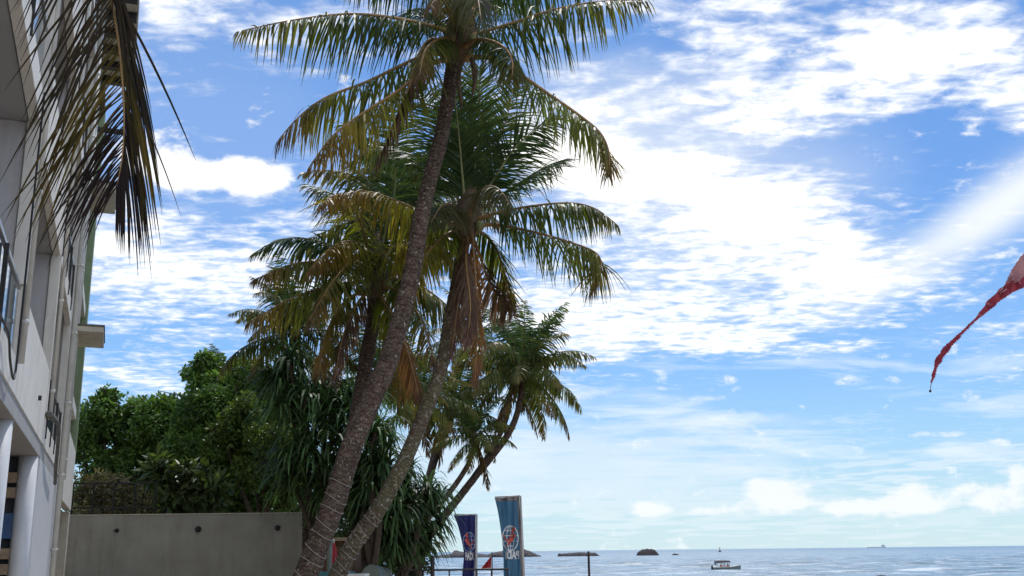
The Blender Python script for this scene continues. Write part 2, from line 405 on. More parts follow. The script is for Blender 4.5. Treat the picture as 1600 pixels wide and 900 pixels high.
    cum = total([(1215, 768, 46, 24, 0, .9, 1.0, BV), (1210, 797, 85, 14, 0, .6, 1.0, BV), (1255, 785, 40, 10, 0, .5, 1.0, BV), (1430, 772, 60, 26, 0, .6, 1.0, BV), (1565, 772, 70, 28, 0, .55, 1.0, BV), (1495, 795, 120, 20, 0, .35, 1.0, BV),
                 (1020, 797, 40, 14, 0, .8, 1.0, BV), (1095, 800, 34, 9, 0, .7, 1.0, BV), (1180, 765, 40, 16, 0, .5, 1.0, BV), (1380, 795, 90, 16, 0, .5, 1.0, BV), (1330, 790, 50, 14, 0, .5, 1.0, BV), (830, 800, 40, 10, 0, .4, 1.0, BV), (1590, 740, 24, 18, 0, .7, 1.0, BV), (925, 622, 40, 13, 0, .55, 1.0, BV), (1085, 622, 40, 7, 0, .6, 1.0, BV), (1060, 608, 50, 5, 0, .5, 1.0, BV), (1560, 692, 30, 7, 0, .6, 1.0, BV), (1480, 678, 60, 6, 2, .5, 1.0, BV)])
    ce = math_(t, 'ADD', cum, math_(t, 'MULTIPLY', math_(t, 'SUBTRACT', cn.outputs[0], .5), 2.4))
    mr2 = t.nodes.new('ShaderNodeMapRange'); mr2.interpolation_type = 'SMOOTHSTEP'; t.links.new(ce, mr2.inputs[0]); mr2.inputs[1].default_value = .22; mr2.inputs[2].default_value = .85
    d2 = math_(t, 'MULTIPLY', mr2.outputs[0], .85)
    cumL = total([(355, 272, 105, 32, 0, 1.0, 1, BV), (405, 285, 46, 24, 0, .5, 1, BV), (305, 276, 50, 18, 0, .4, 1, BV), (235, 245, 60, 38, -25, .7, 1, BV), (170, 330, 70, 110, 0, .45, 1, BV)])
    ceL = math_(t, 'ADD', cumL, math_(t, 'MULTIPLY', math_(t, 'SUBTRACT', cn.outputs[0], .5), 2.2))
    mr3 = t.nodes.new('ShaderNodeMapRange'); mr3.interpolation_type = 'SMOOTHSTEP'; t.links.new(ceL, mr3.inputs[0]); mr3.inputs[1].default_value = .2; mr3.inputs[2].default_value = .85
    # colours (before the 0.1 strength)
    e = math_(t, 'MULTIPLY', z, 1.0)
    grad = ramp(t, e, [(0.0, (.66, .88, .96)), (.035, (.58, .84, .97)), (.09, (.40, .71, 1.02)), (.17, (.26, .56, 1.04)), (.32, (.17, .40, .90)), (.6, (.13, .31, .74)), (1, (.06, .18, .5))])
    gsc = mixc(t, grad, (10, 10, 10), 1.0, 'MULTIPLY')
    base = mixc(t, sky.outputs[0], gsc, .86)
    white = mixc(t, (9.0, 9.3, 9.9), (14.5, 14.3, 14.0), d1)
    hi = mixc(t, (13.5, 13.4, 13.2), (34, 33, 31), math_(t, 'MINIMUM', back, 1.0)); white = mixc(t, (9.2, 9.5, 10.0), hi, d1)  # unseen clouds behind the camera made brighter to light the near side
    c = mixc(t, base, (9.3, 9.9, 10.4), math_(t, 'MINIMUM', veil, 1.0))
    c = mixc(t, c, (9.2, 10.0, 10.4), math_(t, 'MULTIPLY', stm, .75))
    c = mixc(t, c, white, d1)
    c = mixc(t, c, (9.9, 10.2, 10.3), d2)
    c = mixc(t, c, (11.5, 11.5, 11.5), mr3.outputs[0])
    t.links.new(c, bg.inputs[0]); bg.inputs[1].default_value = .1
    w.cycles.sampling_method = 'MANUAL'; w.cycles.sample_map_resolution = 512
make_world()
sd = bpy.data.lights.new('sun', 'SUN'); sd.energy = 3.0; sd.angle = R(1.2); sd.color = (1, .96, .9)
so = bpy.data.objects.new('sun', sd); COL.objects.link(so)
sv = Vector((math.sin(SUN_AZ)*math.cos(SUN_EL), math.cos(SUN_AZ)*math.cos(SUN_EL), math.sin(SUN_EL)))
so.rotation_euler = sv.to_track_quat('Z', 'Y').to_euler(); so.location = (0, 0, 60)
scene.view_settings.view_transform = 'Standard'; scene.view_settings.look = 'None'; scene.view_settings.exposure = 0
scene.cycles.max_bounces = 6; scene.cycles.transparent_max_bounces = 8

# ------------------------------------------------------------------ setting: ground and sea
SEA = -2.8
def ground_z(x, y):
    # land to the left runs on along the coast; beach falls to the sea ahead and right
    shore = 46 + np.clip((-x-4)*1.6, 0, 500)
    return -np.clip((y-shore)/30., 0, 1)*4.6
gx = np.concatenate([np.linspace(-4000, -80, 14), np.linspace(-70, 90, 70), np.linspace(120, 4000, 12)])
gy = np.concatenate([np.linspace(-4000, -40, 10), np.linspace(-30, 170, 90), np.linspace(200, 800, 8)])
X, Y = np.meshgrid(gx, gy); Z = ground_z(X, Y) + .06*np.sin(X*.7+Y*.3)*np.sin(Y*.5)
def grid(X, Y, Z, cols=None):
    mb = MB(); ny, nx = X.shape
    V = np.stack([X, Y, Z], -1).reshape(-1, 3)
    i = (np.arange(ny-1)[:, None]*nx+np.arange(nx-1)[None]).ravel()
    mb.add(V, np.stack([i, i+1, i+nx+1, i+nx], 1).tolist(), cols); return mb
tag(obj('ground', grid(X, Y, Z), M['sand'], smooth=True), 'pale sandy beach ground sloping to the sea', None, kind='structure')
sxv = np.concatenate([[-9000, -3000, -900, -400], np.linspace(-260, 420, 420), [600, 1200, 4000, 30000]])
syv = np.concatenate([np.linspace(60, 100, 5), np.linspace(101, 360, 400), np.geomspace(363, 1500, 160), [2500, 5000, 15000, 60000]])
X, Y = np.meshgrid(sxv, syv)
Z = np.zeros_like(X)
fade = np.clip((900-Y)/500, 0, 1)*np.clip((Y-100)/30, 0, 1)*(np.abs(X) < 500)
for k in range(9):
    L = random.uniform(6, 26); a = random.uniform(-.5, .5)
    Z += fade*.016*L**.75*np.sin((X*math.sin(a)+Y*math.cos(a))*2*math.pi/L+random.uniform(0, 6)+.8*np.sin(X*.05+k))
foam = np.zeros_like(X); dark = np.zeros_like(X)
def breaker(px0, px1, py, h, fo, thick=3.0, dk=.8):
    global Z
    # crest at the distance where py meets the sea
    hor = 861-(.0112*((px0+px1)/2-800)); d = 4.5*F/max(2, py-hor)
    x0 = (px0-800)/F*d; x1 = (px1-800)/F*d; xm, hw = (x0+x1)/2, (x1-x0)/2
    yc = d + 2.5*np.sin(X*.06+py) + 1.0*np.sin(X*.23+px0)
    env = np.clip(1-((X-xm)/hw)**4, 0, 1)*(.75+.25*np.sin(X*.31+py))
    g = np.exp(-((Y-yc)/thick)**2)*env
    Z += h*g
    foam[:] = np.maximum(foam, fo*env*np.clip(1-np.abs((Y-(yc-thick*1.7))/(thick*1.0)), 0, 1)**.5)
    foam[:] = np.maximum(foam, fo*env*np.clip(1-np.abs((Y-yc)/(thick*.25)), 0, 1)*(np.sin(X*.11+py*3) > .2))
    dark[:] = np.maximum(dark, dk*g)  # mask of the painted crest darkening
breaker(900, 1000, 882, .75, .9); breaker(820, 905, 886, .35, .9, 3); breaker(1000, 1120, 884, .3, .5)
breaker(1385, 1480, 882, .8, .5, 3.5); breaker(1500, 1600, 880, .8, .6, 3.5); breaker(1250, 1600, 888, .4, 1.0, 3)
breaker(1480, 1600, 892, .2, 1.0, 4, 0); breaker(1150, 1300, 881, .3, .6, 3); breaker(820, 870, 868, .4, .9, 8); breaker(640, 800, 884, .4, .7, 4)
breaker(930, 1100, 893, .2, .8, 2.5, .3); breaker(830, 960, 872, .3, .7, 8, .3); breaker(1200, 1330, 872, .3, .5, 6, .5); breaker(1020, 1180, 897, .2, .6, 2, .3)
cols = np.stack([foam, dark, 0*foam], -1).reshape(-1, 3)
tag(obj('sea', grid(X, Y, Z+SEA, cols), M['sea'], smooth=True), 'grey blue sea with small breaking waves', None, kind='structure')

# ------------------------------------------------------------------ rock islets, boats far out
def sea_pt(px, py):
    hor = 861-(.0112*(px-800)); d = 4.5*F/max(.5, py-hor)
    return d
def rock(px0, px1, prof, d, label, cat='rock', name='rock_islet', mat='rock', group=None, dep=.5):
    """prof: list of (fraction, height px) silhouette above the water"""
    s = d/F*math.cos(PITCH); x0 = (px0-800)*s; x1 = (px1-800)*s; w = x1-x0
    mb = MB(); nx, ny = 60, 16
    fx = np.linspace(0, 1, nx); hp = np.interp(fx, [p[0] for p in prof], [p[1] for p in prof])*s
    hp = hp*(1+rng.normal(0, .03, nx))
    V = []
    for j in range(ny+1):
        th = math.pi*j/ny
        for i in range(nx):
            k = 1+rng.normal(0, .025)
            V.append((x0+w*fx[i]+rng.normal(0, .004)*w, d-math.cos(th)*w*dep*.5*(4*fx[i]*(1-fx[i]))**.5*k, SEA-.5+(hp[i]+.5)*math.sin(th)**.7*k))
    mb.add(V, [(j*nx+i, j*nx+i+1, (j+1)*nx+i+1, (j+1)*nx+i) for j in range(ny) for i in range(nx-1)])
    loc = ((x0+x1)/2, d, SEA)
    return tag(obj(name, mb, M[mat], loc=loc), label, cat, group)
D1 = 700
rock(664, 842, [(0, 0), (.1, 4), (.2, 5), (.24, 11), (.3, 9), (.4, 7), (.52, 4), (.6, 8), (.66, 9), (.7, 14), (.78, 15), (.85, 11), (.9, 8), (1, 0)], 900, 'long low brown rocky headland behind the two tall banners', 'rocky islet')
rock(866, 932, [(0, 0), (.04, 5), (.1, 4), (.3, 5), (.5, 6), (.9, 5), (1, 0)], 900, 'flat low reef just right of the lone beach post', 'reef', 'rock_reef')
rock(989, 1025, [(0, 0), (.08, 5), (.25, 9), (.5, 10), (.8, 9), (.93, 4), (1, 0)], 900, 'domed dark rock islet rising alone from the open sea', 'rocky islet')
rock(1044, 1057, [(0, 0), (.3, 2.5), (.7, 2), (1, 0)], 900, 'tiny low rock to the right of the domed islet', 'rock')
rock(1348, 1386, [(0, 0), (.15, 5), (.4, 9), (.7, 8.5), (1, 0)], 150, 'smooth black wet boulder breaking the water at the bottom', 'boulder', 'boulder', 'boulder')

def boat():
    d = 232.0; s = d/F*math.cos(PITCH); x = (1129-800)*s
    hor = SEA
    L = 44*s
    root = thing('motor_boat', (x, d, SEA), 'small dark motor boat with black canopy carrying passengers', 'boat')
    mb = MB(); n = 20; secs = []
    for i in range(n):
        u = i/(n-1); xx = -L/2+L*u
        w = .95*min(1, (1-u)*2.6+.02)**.6; top = .75+.55*max(0, u-.5)**1.5*2.2+.0; bot = -.35+.5*max(0, u-.7)*2
        V = [(xx, -w, top), (xx, -w*.9, .3), (xx, -w*.35, bot), (xx, w*.35, bot), (xx, w*.9, .3), (xx, w, top), (xx, w*.85, top-.25), (xx, -w*.85, top-.25)]
        secs.append(V)
    V = np.array(secs).reshape(-1, 3)+np.array([x, d, SEA])
    Fc = [(i*8+j, (i+1)*8+j, (i+1)*8+(j+1) % 8, i*8+(j+1) % 8) for i in range(n-1) for j in range(8)]
    mb.add(V, Fc+[tuple(range(8)), tuple((n-1)*8+j for j in range(8))]); obj('hull', mb, M['boat'], root)
    mb = MB()
    for sy in (-1, 1):
        mb.tube([np.array([x-L/2+L*u, d+sy*.97*min(1, (1-u)*2.6+.02)**.6, SEA+.77+.55*max(0, u-.5)**1.5*2.2]) for u in np.linspace(0, .98, 16)], .06, 6)
    obj('gunwale', mb, M['boatw'], root)
    mb = MB()
    for i in range(9):
        pass
    xs = np.linspace(-.40, .12, 9)*L; ys = np.linspace(-.85, .85, 7)
    XX, YY = np.meshgrid(xs, ys); ZZ = 2.05+.12*(1-(XX/L/.4+.35)**2)-.12*(YY/.85)**2
    g1 = grid(XX+x, YY+d, ZZ+SEA); 
    for sy in (-.85, .85): g1.add([(x+xs[0], d+sy, SEA+1.55), (x+xs[-1], d+sy, SEA+1.75), (x+xs[-1], d+sy, SEA+2.0), (x+xs[4], d+sy, SEA+2.06), (x+xs[0], d+sy, SEA+1.93)], [(0, 1, 2, 3, 4)])
    g1.add([(x+xs[0], d-.85, SEA+1.2), (x+xs[0], d+.85, SEA+1.2), (x+xs[0], d+.85, SEA+1.95), (x+xs[0], d-.85, SEA+1.95)], [(0, 1, 2, 3)])
    obj('canopy', g1, M['canvas'], root)
    g2 = MB()
    for a in (-.35, -.12, .09):
        for sy in (-.8, .8): g2.tube([(x+a*L, d+sy, SEA+.6), (x+a*L, d+sy, SEA+2.0)], .035, 5)
    obj('canopy_frame', g2, M['canvas'], root)
    mb = MB(); mb.bx(x-L*.5-.25, x-L*.5+.1, d-.2, d+.2, SEA+.2, SEA+1.1); obj('outboard_motor', mb, M['black'], root, bevel=.05)
    # seated passengers
    spec = [(-.2, 'passenger in an orange vest seated at the stern of the boat', 'shirt'), (-.07, 'passenger in a pale shirt seated amidships in the boat', 'boatw'), (.04, 'passenger in an orange vest seated nearest the bow', 'shirt')]
    for a, lab, mt in spec:
        px = x+a*L; py = d-.3
        pr = thing('person', (px, py, SEA+.45), lab, 'person')
        q = MB(); q.tube([(px, py, SEA+.5), (px, py, SEA+.8), (px, py, SEA+1.1), (px, py, SEA+1.2), (px, py, SEA+1.28), (px, py, SEA+1.36), (px, py, SEA+1.47), (px, py, SEA+1.53)], [.2, .2, .23, .15, .07, .11, .11, .05], 10)
        for sgn in (-1, 1):
            q.tube([(px+sgn*.2, py, SEA+1.12), (px+sgn*.27, py-.05, SEA+.9), (px+sgn*.18, py-.28, SEA+.75)], [.07, .06, .05], 7)
            q.tube([(px+sgn*.1, py, SEA+.55), (px+sgn*.12, py-.4, SEA+.58), (px+sgn*.12, py-.42, SEA+.2)], [.1, .08, .05], 7)
        obj('body', q, M['skin'], pr, True)
        q = MB(); q.tube([(px, py, SEA+.55), (px, py, SEA+.85), (px, py, SEA+1.1), (px, py, SEA+1.18)], [.23, .23, .26, .16], 10); obj('vest', q, M[mt], pr, True)
boat()
def buoy():
    d = 1700.0; s = d/F*math.cos(PITCH); x = (1120-800)*s
    root = thing('channel_buoy', (x, d, SEA), 'tiny dark buoy on the horizon above the motor boat', 'buoy')
    mb = MB(); mb.tube([(x, d, SEA), (x, d, SEA+2), (x, d, SEA+2.4)], [2, 2, .6], 10); obj('float', mb, M['canvas'], root)
    mb = MB(); mb.tube([(x, d, SEA+2), (x, d, SEA+5.5)], [.5, .4], 6); mb.ball((x, d, SEA+6), .9, 8, 6); obj('mast', mb, M['canvas'], root)
buoy()
def ship():
    d = 9000.0; s = d/F*math.cos(PITCH); x0 = (1350-800)*s; x1 = (1380-800)*s
    root = thing('cargo_ship', ((x0+x1)/2, d, SEA), 'hazy grey cargo ship on the far horizon', 'ship')
    L = x1-x0; mb = MB(); n = 10
    V = []
    for i in range(n):
        u = i/(n-1); w = 11*min(1, min(u*6+.1, (1-u)*4+.1)); xx = x0+L*u
        V += [(xx, d-w, SEA-1), (xx, d-w, SEA+8), (xx, d+w, SEA+8), (xx, d+w, SEA-1)]
    mb.add(V, [(i*4+j, (i+1)*4+j, (i+1)*4+(j+1) % 4, i*4+(j+1) % 4) for i in range(n-1) for j in range(4)]+[(0, 1, 2, 3), tuple((n-1)*4+j for j in range(4))])
    obj('hull', mb, M['shipgrey'], root)
    mb = MB(); mb.bx(x1-L*.22, x1-L*.08, d-9, d+9, SEA+8.1, SEA+22); obj('superstructure', mb, M['shipgrey'], root)
    mb = MB(); mb.bx(x1-L*.17, x1-L*.14, d-1, d+1, SEA+22.1, SEA+31); obj('mast', mb, M['shipgrey'], root)
ship()

# ------------------------------------------------------------------ palms
def interp_cols(keys, t):
    ks = np.array([k[0] for k in keys]); cs = np.array([k[1] for k in keys], float)
    return np.stack([np.interp(t, ks, cs[:, i]) for i in range(3)], -1)
GREEN = [(0, (.055, .085, .035)), (.6, (.075, .10, .038)), (1, (.12, .11, .045))]
DARKG = [(0, (.035, .072, .036)), (.7, (.046, .088, .042)), (1, (.08, .11, .05))]
YEL = [(0, (.11, .15, .04)), (.4, (.22, .21, .045)), (.7, (.25, .18, .05)), (1, (.18, .11, .06))]
OLIVE = [(0, (.07, .11, .04)), (.55, (.13, .145, .045)), (.8, (.17, .125, .055)), (1, (.12, .08, .07))]
BROWN = [(0, (.16, .115, .085)), (.5, (.16, .105, .085)), (1, (.13, .085, .08))]
ORANGE = [(0, (.27, .135, .045)), (.5, (.22, .115, .04)), (1, (.13, .075, .05))]
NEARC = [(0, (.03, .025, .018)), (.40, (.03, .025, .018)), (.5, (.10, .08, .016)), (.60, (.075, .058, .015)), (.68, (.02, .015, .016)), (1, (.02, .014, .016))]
GREY = [(0, (.13, .115, .09)), (.5, (.10, .10, .07)), (1, (.06, .075, .045))]
def leaflets(path, L, n=96, pet=.14, droop=1.0, fwd=.45, width=.028, keys=GREEN, seg=5, splay=.85, lift=.0, jit=.2, hint=None, tipc=True, gap=.03, hang=.42, vary=1.0):
    """both rows of leaflets on a frond path -> (Left,Right,cols)"""
    P = catmull(path, 90); T = np.gradient(P, axis=0); T /= np.linalg.norm(T, axis=1)[:, None]
    Ls = []; Rs = []; Cs = []
    up = np.array([0, 0, 1.])
    for side in (-1, 1):
        t = np.linspace(pet, .995, n)+rng.normal(0, .25/n, n); t = np.clip(t, 0, .999)
        torn = rng.uniform(pet, 1, 3); keep = (rng.random(n) > gap) & (np.min(np.abs(t[:, None]-torn[None]), 1) > rng.uniform(.002, .011)); t = t[keep]; m = len(t)
        idx = t*89; i0 = idx.astype(int); fr = (idx-i0)[:, None]
        p = P[i0]*(1-fr)+P[np.minimum(i0+1, 89)]*fr; tt = T[i0]
        hv = up if hint is None else np.asarray(hint, float)
        S = np.cross(tt, hv); ln = np.linalg.norm(S, axis=1)[:, None]
        S = np.where(ln > .15, S/np.maximum(ln, 1e-6), np.array([[1., 0, 0]])); S = S*side
        Un = np.cross(S*side, tt)
        q = (t-pet)/(1-pet)
        prof = np.clip(.50+.62*np.sin(np.pi*np.clip(q*1.02+.08, 0, 1)**.85), .3, 1.1)*np.where(q > .88, 1-(q-.88)*3.6, 1)
        ll = L*prof*(1+rng.normal(0, .09*vary, m))*np.where(rng.random(m) < .07, rng.uniform(.35, .8, m), 1)
        f2 = fwd+.9*np.clip(q-.8, 0, 1)*3
        # clumps of leaflets lean together as the wind has torn them
        cl = np.interp(np.arange(m), np.arange(0, m+6, 6), rng.normal(0, jit*.7, len(np.arange(0, m+6, 6))))
        sp = splay[0 if side < 0 else 1] if isinstance(splay, tuple) else splay
        d = S*sp + tt*(f2+cl)[:, None] + Un*(lift+rng.normal(0, jit*.6, m))[:, None] + rng.normal(0, jit*.5, (m, 3))
        d /= np.linalg.norm(d, axis=1)[:, None]
        g = droop*np.clip(1+rng.normal(0, .32, m), .2, 2.2)
        wdir = tt - d*np.sum(tt*d, 1)[:, None]; wdir /= np.linalg.norm(wdir, axis=1)[:, None]+1e-6
        wdir = wdir + Un*rng.normal(.25, .35, m)[:, None]; wdir /= np.linalg.norm(wdir, axis=1)[:, None]+1e-6
        pos = p.copy(); dl = []; dr = []; cc = []
        wf = [.55, 1.0, 1.0, .8, .5, .12] if seg == 5 else list(np.interp(np.linspace(0, 1, seg+1), [0, .2, .5, .8, 1], [.55, 1, .95, .6, .1]))
        cb = interp_cols(keys, q)
        br = np.clip(1+rng.normal(0, .16, m), .55, 1.5)[:, None]
        drytip = rng.random(m) < (.15+.5*q)
        for k in range(seg+1):
            w = (width*wf[k]*.5*(.7+.5*prof))[:, None]
            dl.append(pos-wdir*w); dr.append(pos+wdir*w)
            u = k/seg
            col = cb*br
            if tipc:
                a = (np.clip((u-.55)/.45, 0, 1)*drytip*.75)[:, None]
                col = col*(1-a)+np.array([.11, .07, .045])*a
            cc.append(col)
            dd = d + np.array([0, 0, -1.])*(g*(u*1.35+hang))[:, None]
            dd /= np.linalg.norm(dd, axis=1)[:, None]
            pos = pos + dd*(ll/seg)[:, None]
        Ls.append(np.stack(dl, 1)); Rs.append(np.stack(dr, 1)); Cs.append(np.stack(cc, 1))
    return P, np.concatenate(Ls), np.concatenate(Rs), np.concatenate(Cs)
def frond(root, path, L, mat='leaf', stalk=None, rad=.035, **k):
    stalk = stalk or ('stalk_green' if mat == 'leaf_dark' else 'stalk')
    P, Lf, Rt, C = leaflets(path, L, **k)
    mb = MB(); mb.ribbons(Lf, Rt, C)
    o = obj('frond', mb, M[mat], root)
    s = MB(); rads = np.interp(np.linspace(0, 1, 90), [0, .1, .3, 1], [rad*1.7, rad*1.1, rad*.7, rad*.14])
    s.tube(P[::3], rads[::3], 6); obj('midrib', s, M[stalk], o, True)
    return o
def trunk_path(pts, Y0, m=60):
    return catmull([W(px, py, Y0+dy) for px, py, dy in pts], m)
def palm_root(base, label, group='coconut palms'):
    return thing('coconut_palm', base, label, 'palm tree', group)
def ringed_trunk(root, P, rads, mat, flare=1.0):
    # leaf-scar rings: slightly stepped radius
    n = 260; Q = catmull(P, n); L = np.linalg.norm(np.diff(Q, axis=0), axis=1).sum()
    u = np.linspace(0, 1, n); r = np.interp(u, np.linspace(0, 1, len(rads)), rads)
    ph = u*L*13; r = r*(1+.055*(np.mod(ph, 1)-.5)+.02*np.sin(u*37)+rng.normal(0, .008, n))
    mb = MB(); mb.tube(Q, r, 22, wob=.022); return obj('trunk', mb, M[mat], root, True)
def heart(root, c, axis, s=1.0, nuts=5):
    """fibre-wrapped crown heart, old stalk bases and young nuts"""
    c = np.asarray(c); axis = np.asarray(axis)/np.linalg.norm(axis)
    mb = MB(); mb.tube([c-axis*.35*s, c-axis*.1*s, c+axis*.15*s, c+axis*.5*s, c+axis*.95*s], np.array([.13, .21, .24, .17, .05])*s, 14, wob=.1)
    obj('crown_shaft', mb, M['fibre'], root, True)
    for i in range(nuts):
        mb = MB()
        a = i*2.4+1; r = .27*s
        p = c+np.array([math.cos(a)*r, math.sin(a)*r, -.08*s-.1*s*(i % 2)])
        mb.ball(p, (.085*s, .085*s, .105*s), 9, 7); obj('coconut', mb, M['stalk_green'], root, True)
def IP(pts, Y0): return [W(a[0], a[1], Y0+(a[2] if len(a) > 2 else 0)) for a in pts]

# --- hero palm (foremost)
Y1 = 16.0
tp = [(437, 1036, 0), (478, 900, 0), (517, 800, 0), (549, 700, .05), (580, 625, .1), (608, 560, .15), (641, 440, .25), (656, 350, .3), (672, 280, .35), (688, 220, .4), (698, 165, .4), (707, 105, .4), (712, 62, .4)]
P = trunk_path(tp, Y1); p1 = palm_root(P[0], 'tallest foreground coconut palm, its stout leaning trunk crossing the picture')
ringed_trunk(p1, P, [.20, .176, .170, .166, .16, .152, .142, .134, .126, .122, .12, .116, .112], 'trunk1'); P1 = P
Yc = Y1+.4; heart(p1, W(716, 62, Yc), P[-1]-P[-6], 1.15)
fr1 = [
 ([(716, 55), (672, 40, -.2), (610, 27, -.5), (540, 22, -.8), (455, 32, -1.1), (368, 50, -1.3)], 1.0, dict(keys=GREEN+[], droop=1.9, fwd=.25, pet=.2)),
 ([(706, 88), (676, 84, -.1), (640, 96, -.3), (575, 127, -.6), (510, 152, -.8), (468, 182, -.9), (432, 222, -1.0)], 1.0, dict(keys=OLIVE, droop=2.0, fwd=.2, pet=.17)),
 ([(704, 92), (675, 100, -.5), (625, 140, -1.0), (565, 178, -1.4), (520, 212, -1.6), (482, 262, -1.8)], .95, dict(keys=YEL, droop=2.2, fwd=.15, pet=.2)),
 ([(712, 80), (680, 62, -.5), (660, 75, -.9), (640, 135, -1.0), (612, 200, -1.0), (588, 262, -1.0)], .6, dict(keys=BROWN, droop=3.0, fwd=.6, pet=.3, splay=.35, mat='dead', width=.025, n=84)),
 ([(722, 60), (748, 52, -.1), (800, 36, -.3), (870, 14, -.6), (940, 2, -.8), (1014, 0, -.9)], 1.0, dict(keys=GREEN, droop=1.7, fwd=.2, pet=.2)),
 ([(722, 92), (762, 90, -.1), (800, 108, -.3), (850, 142, -.6), (905, 180, -.8), (938, 208, -.9), (952, 240, -.95), (950, 275, -1)], .85, dict(keys=OLIVE, droop=2.1, fwd=.15, pet=.26)),
 ([(722, 72), (752, 62, -1.0), (785, 72, -1.6), (800, 95, -1.9), (800, 122, -2.0)], .6, dict(keys=GREEN, droop=1.8, fwd=.4, pet=.2)),
 ([(716, 48), (690, -5, .2), (640, -50, .2), (575, -55, .1), (530, -30, 0)], 1.05, dict(keys=DARKG, droop=1.9, fwd=.25, pet=.12, mat='leaf_dark')),
 ([(718, 45), (702, -30, .6), (672, -70, 1.2), (600, -60, 1.5)], 1.05, dict(keys=DARKG, droop=1.7, fwd=.3, pet=.1, mat='leaf_dark')),
 ([(722, 40), (728, -80, .3), (726, -190, .5), (735, -300, .4)], .9, dict(keys=DARKG, droop=.4, fwd=.9, pet=.12, mat='leaf_dark')),
 ([(720, 40), (700, -90, -.2), (680, -210, -.7), (640, -290, -1.1)], .9, dict(keys=GREEN, droop=.5, fwd=.9, pet=.12)),
 ([(726, 42), (780, -70, -.2), (840, -160, -.5), (930, -200, -.9)], .95, dict(keys=GREEN, droop=.9, fwd=.8, pet=.12)),
 ([(720, 55), (726, 5, -.8), (736, -22, -1.6), (745, -10, -2.4), (752, 35, -3.0)], .8, dict(keys=GREY, droop=2.2, fwd=.4, pet=.1)),
 ([(716, 55), (700, 10, -.7), (690, -12, -1.4), (672, 10, -2.0)], .75, dict(keys=OLIVE, droop=2.2, fwd=.4, pet=.1)),
 ([(724, 45), (770, -8, .2), (815, -38, .1), (870, -45, 0), (925, -25, -.1)], 1.0, dict(keys=DARKG, droop=1.9, fwd=.25, pet=.12, mat='leaf_dark')),
 ([(724, 45), (755, -20, .9), (790, -30, 1.8), (830, 10, 2.3)], 1.0, dict(keys=DARKG, droop=1.6, fwd=.25, pet=.12, mat='leaf_dark')),
 ([(714, 60), (670, 20, .9), (640, 18, 1.8), (600, 60, 2.4)], .9, dict(keys=DARKG, droop=1.6, fwd=.25, pet=.12, mat='leaf_dark')),
 ([(712, 66), (690, 60, -.9), (665, 78, -1.6), (655, 120, -2.0)], .55, dict(keys=OLIVE, droop=1.9, fwd=.4, pet=.12)),
]
for pts, L, k in fr1:
    frond(p1, IP(pts, Yc), L, rad=.045, **k)
mb = MB()
for (a, b_, c_) in [((738, 92), (742, 120), (738, 152)), ((722, 95), (716, 125), (722, 168))]:
    mb.tube(catmull(IP([a+(-.3,), b_+(-.35,), c_+(-.35,)], Yc), 8), [.05, .04, .04, .045, .04, .03, .03, .01], 7, wob=.2)
obj('flower_stalk', mb, M['fibre'], p1)

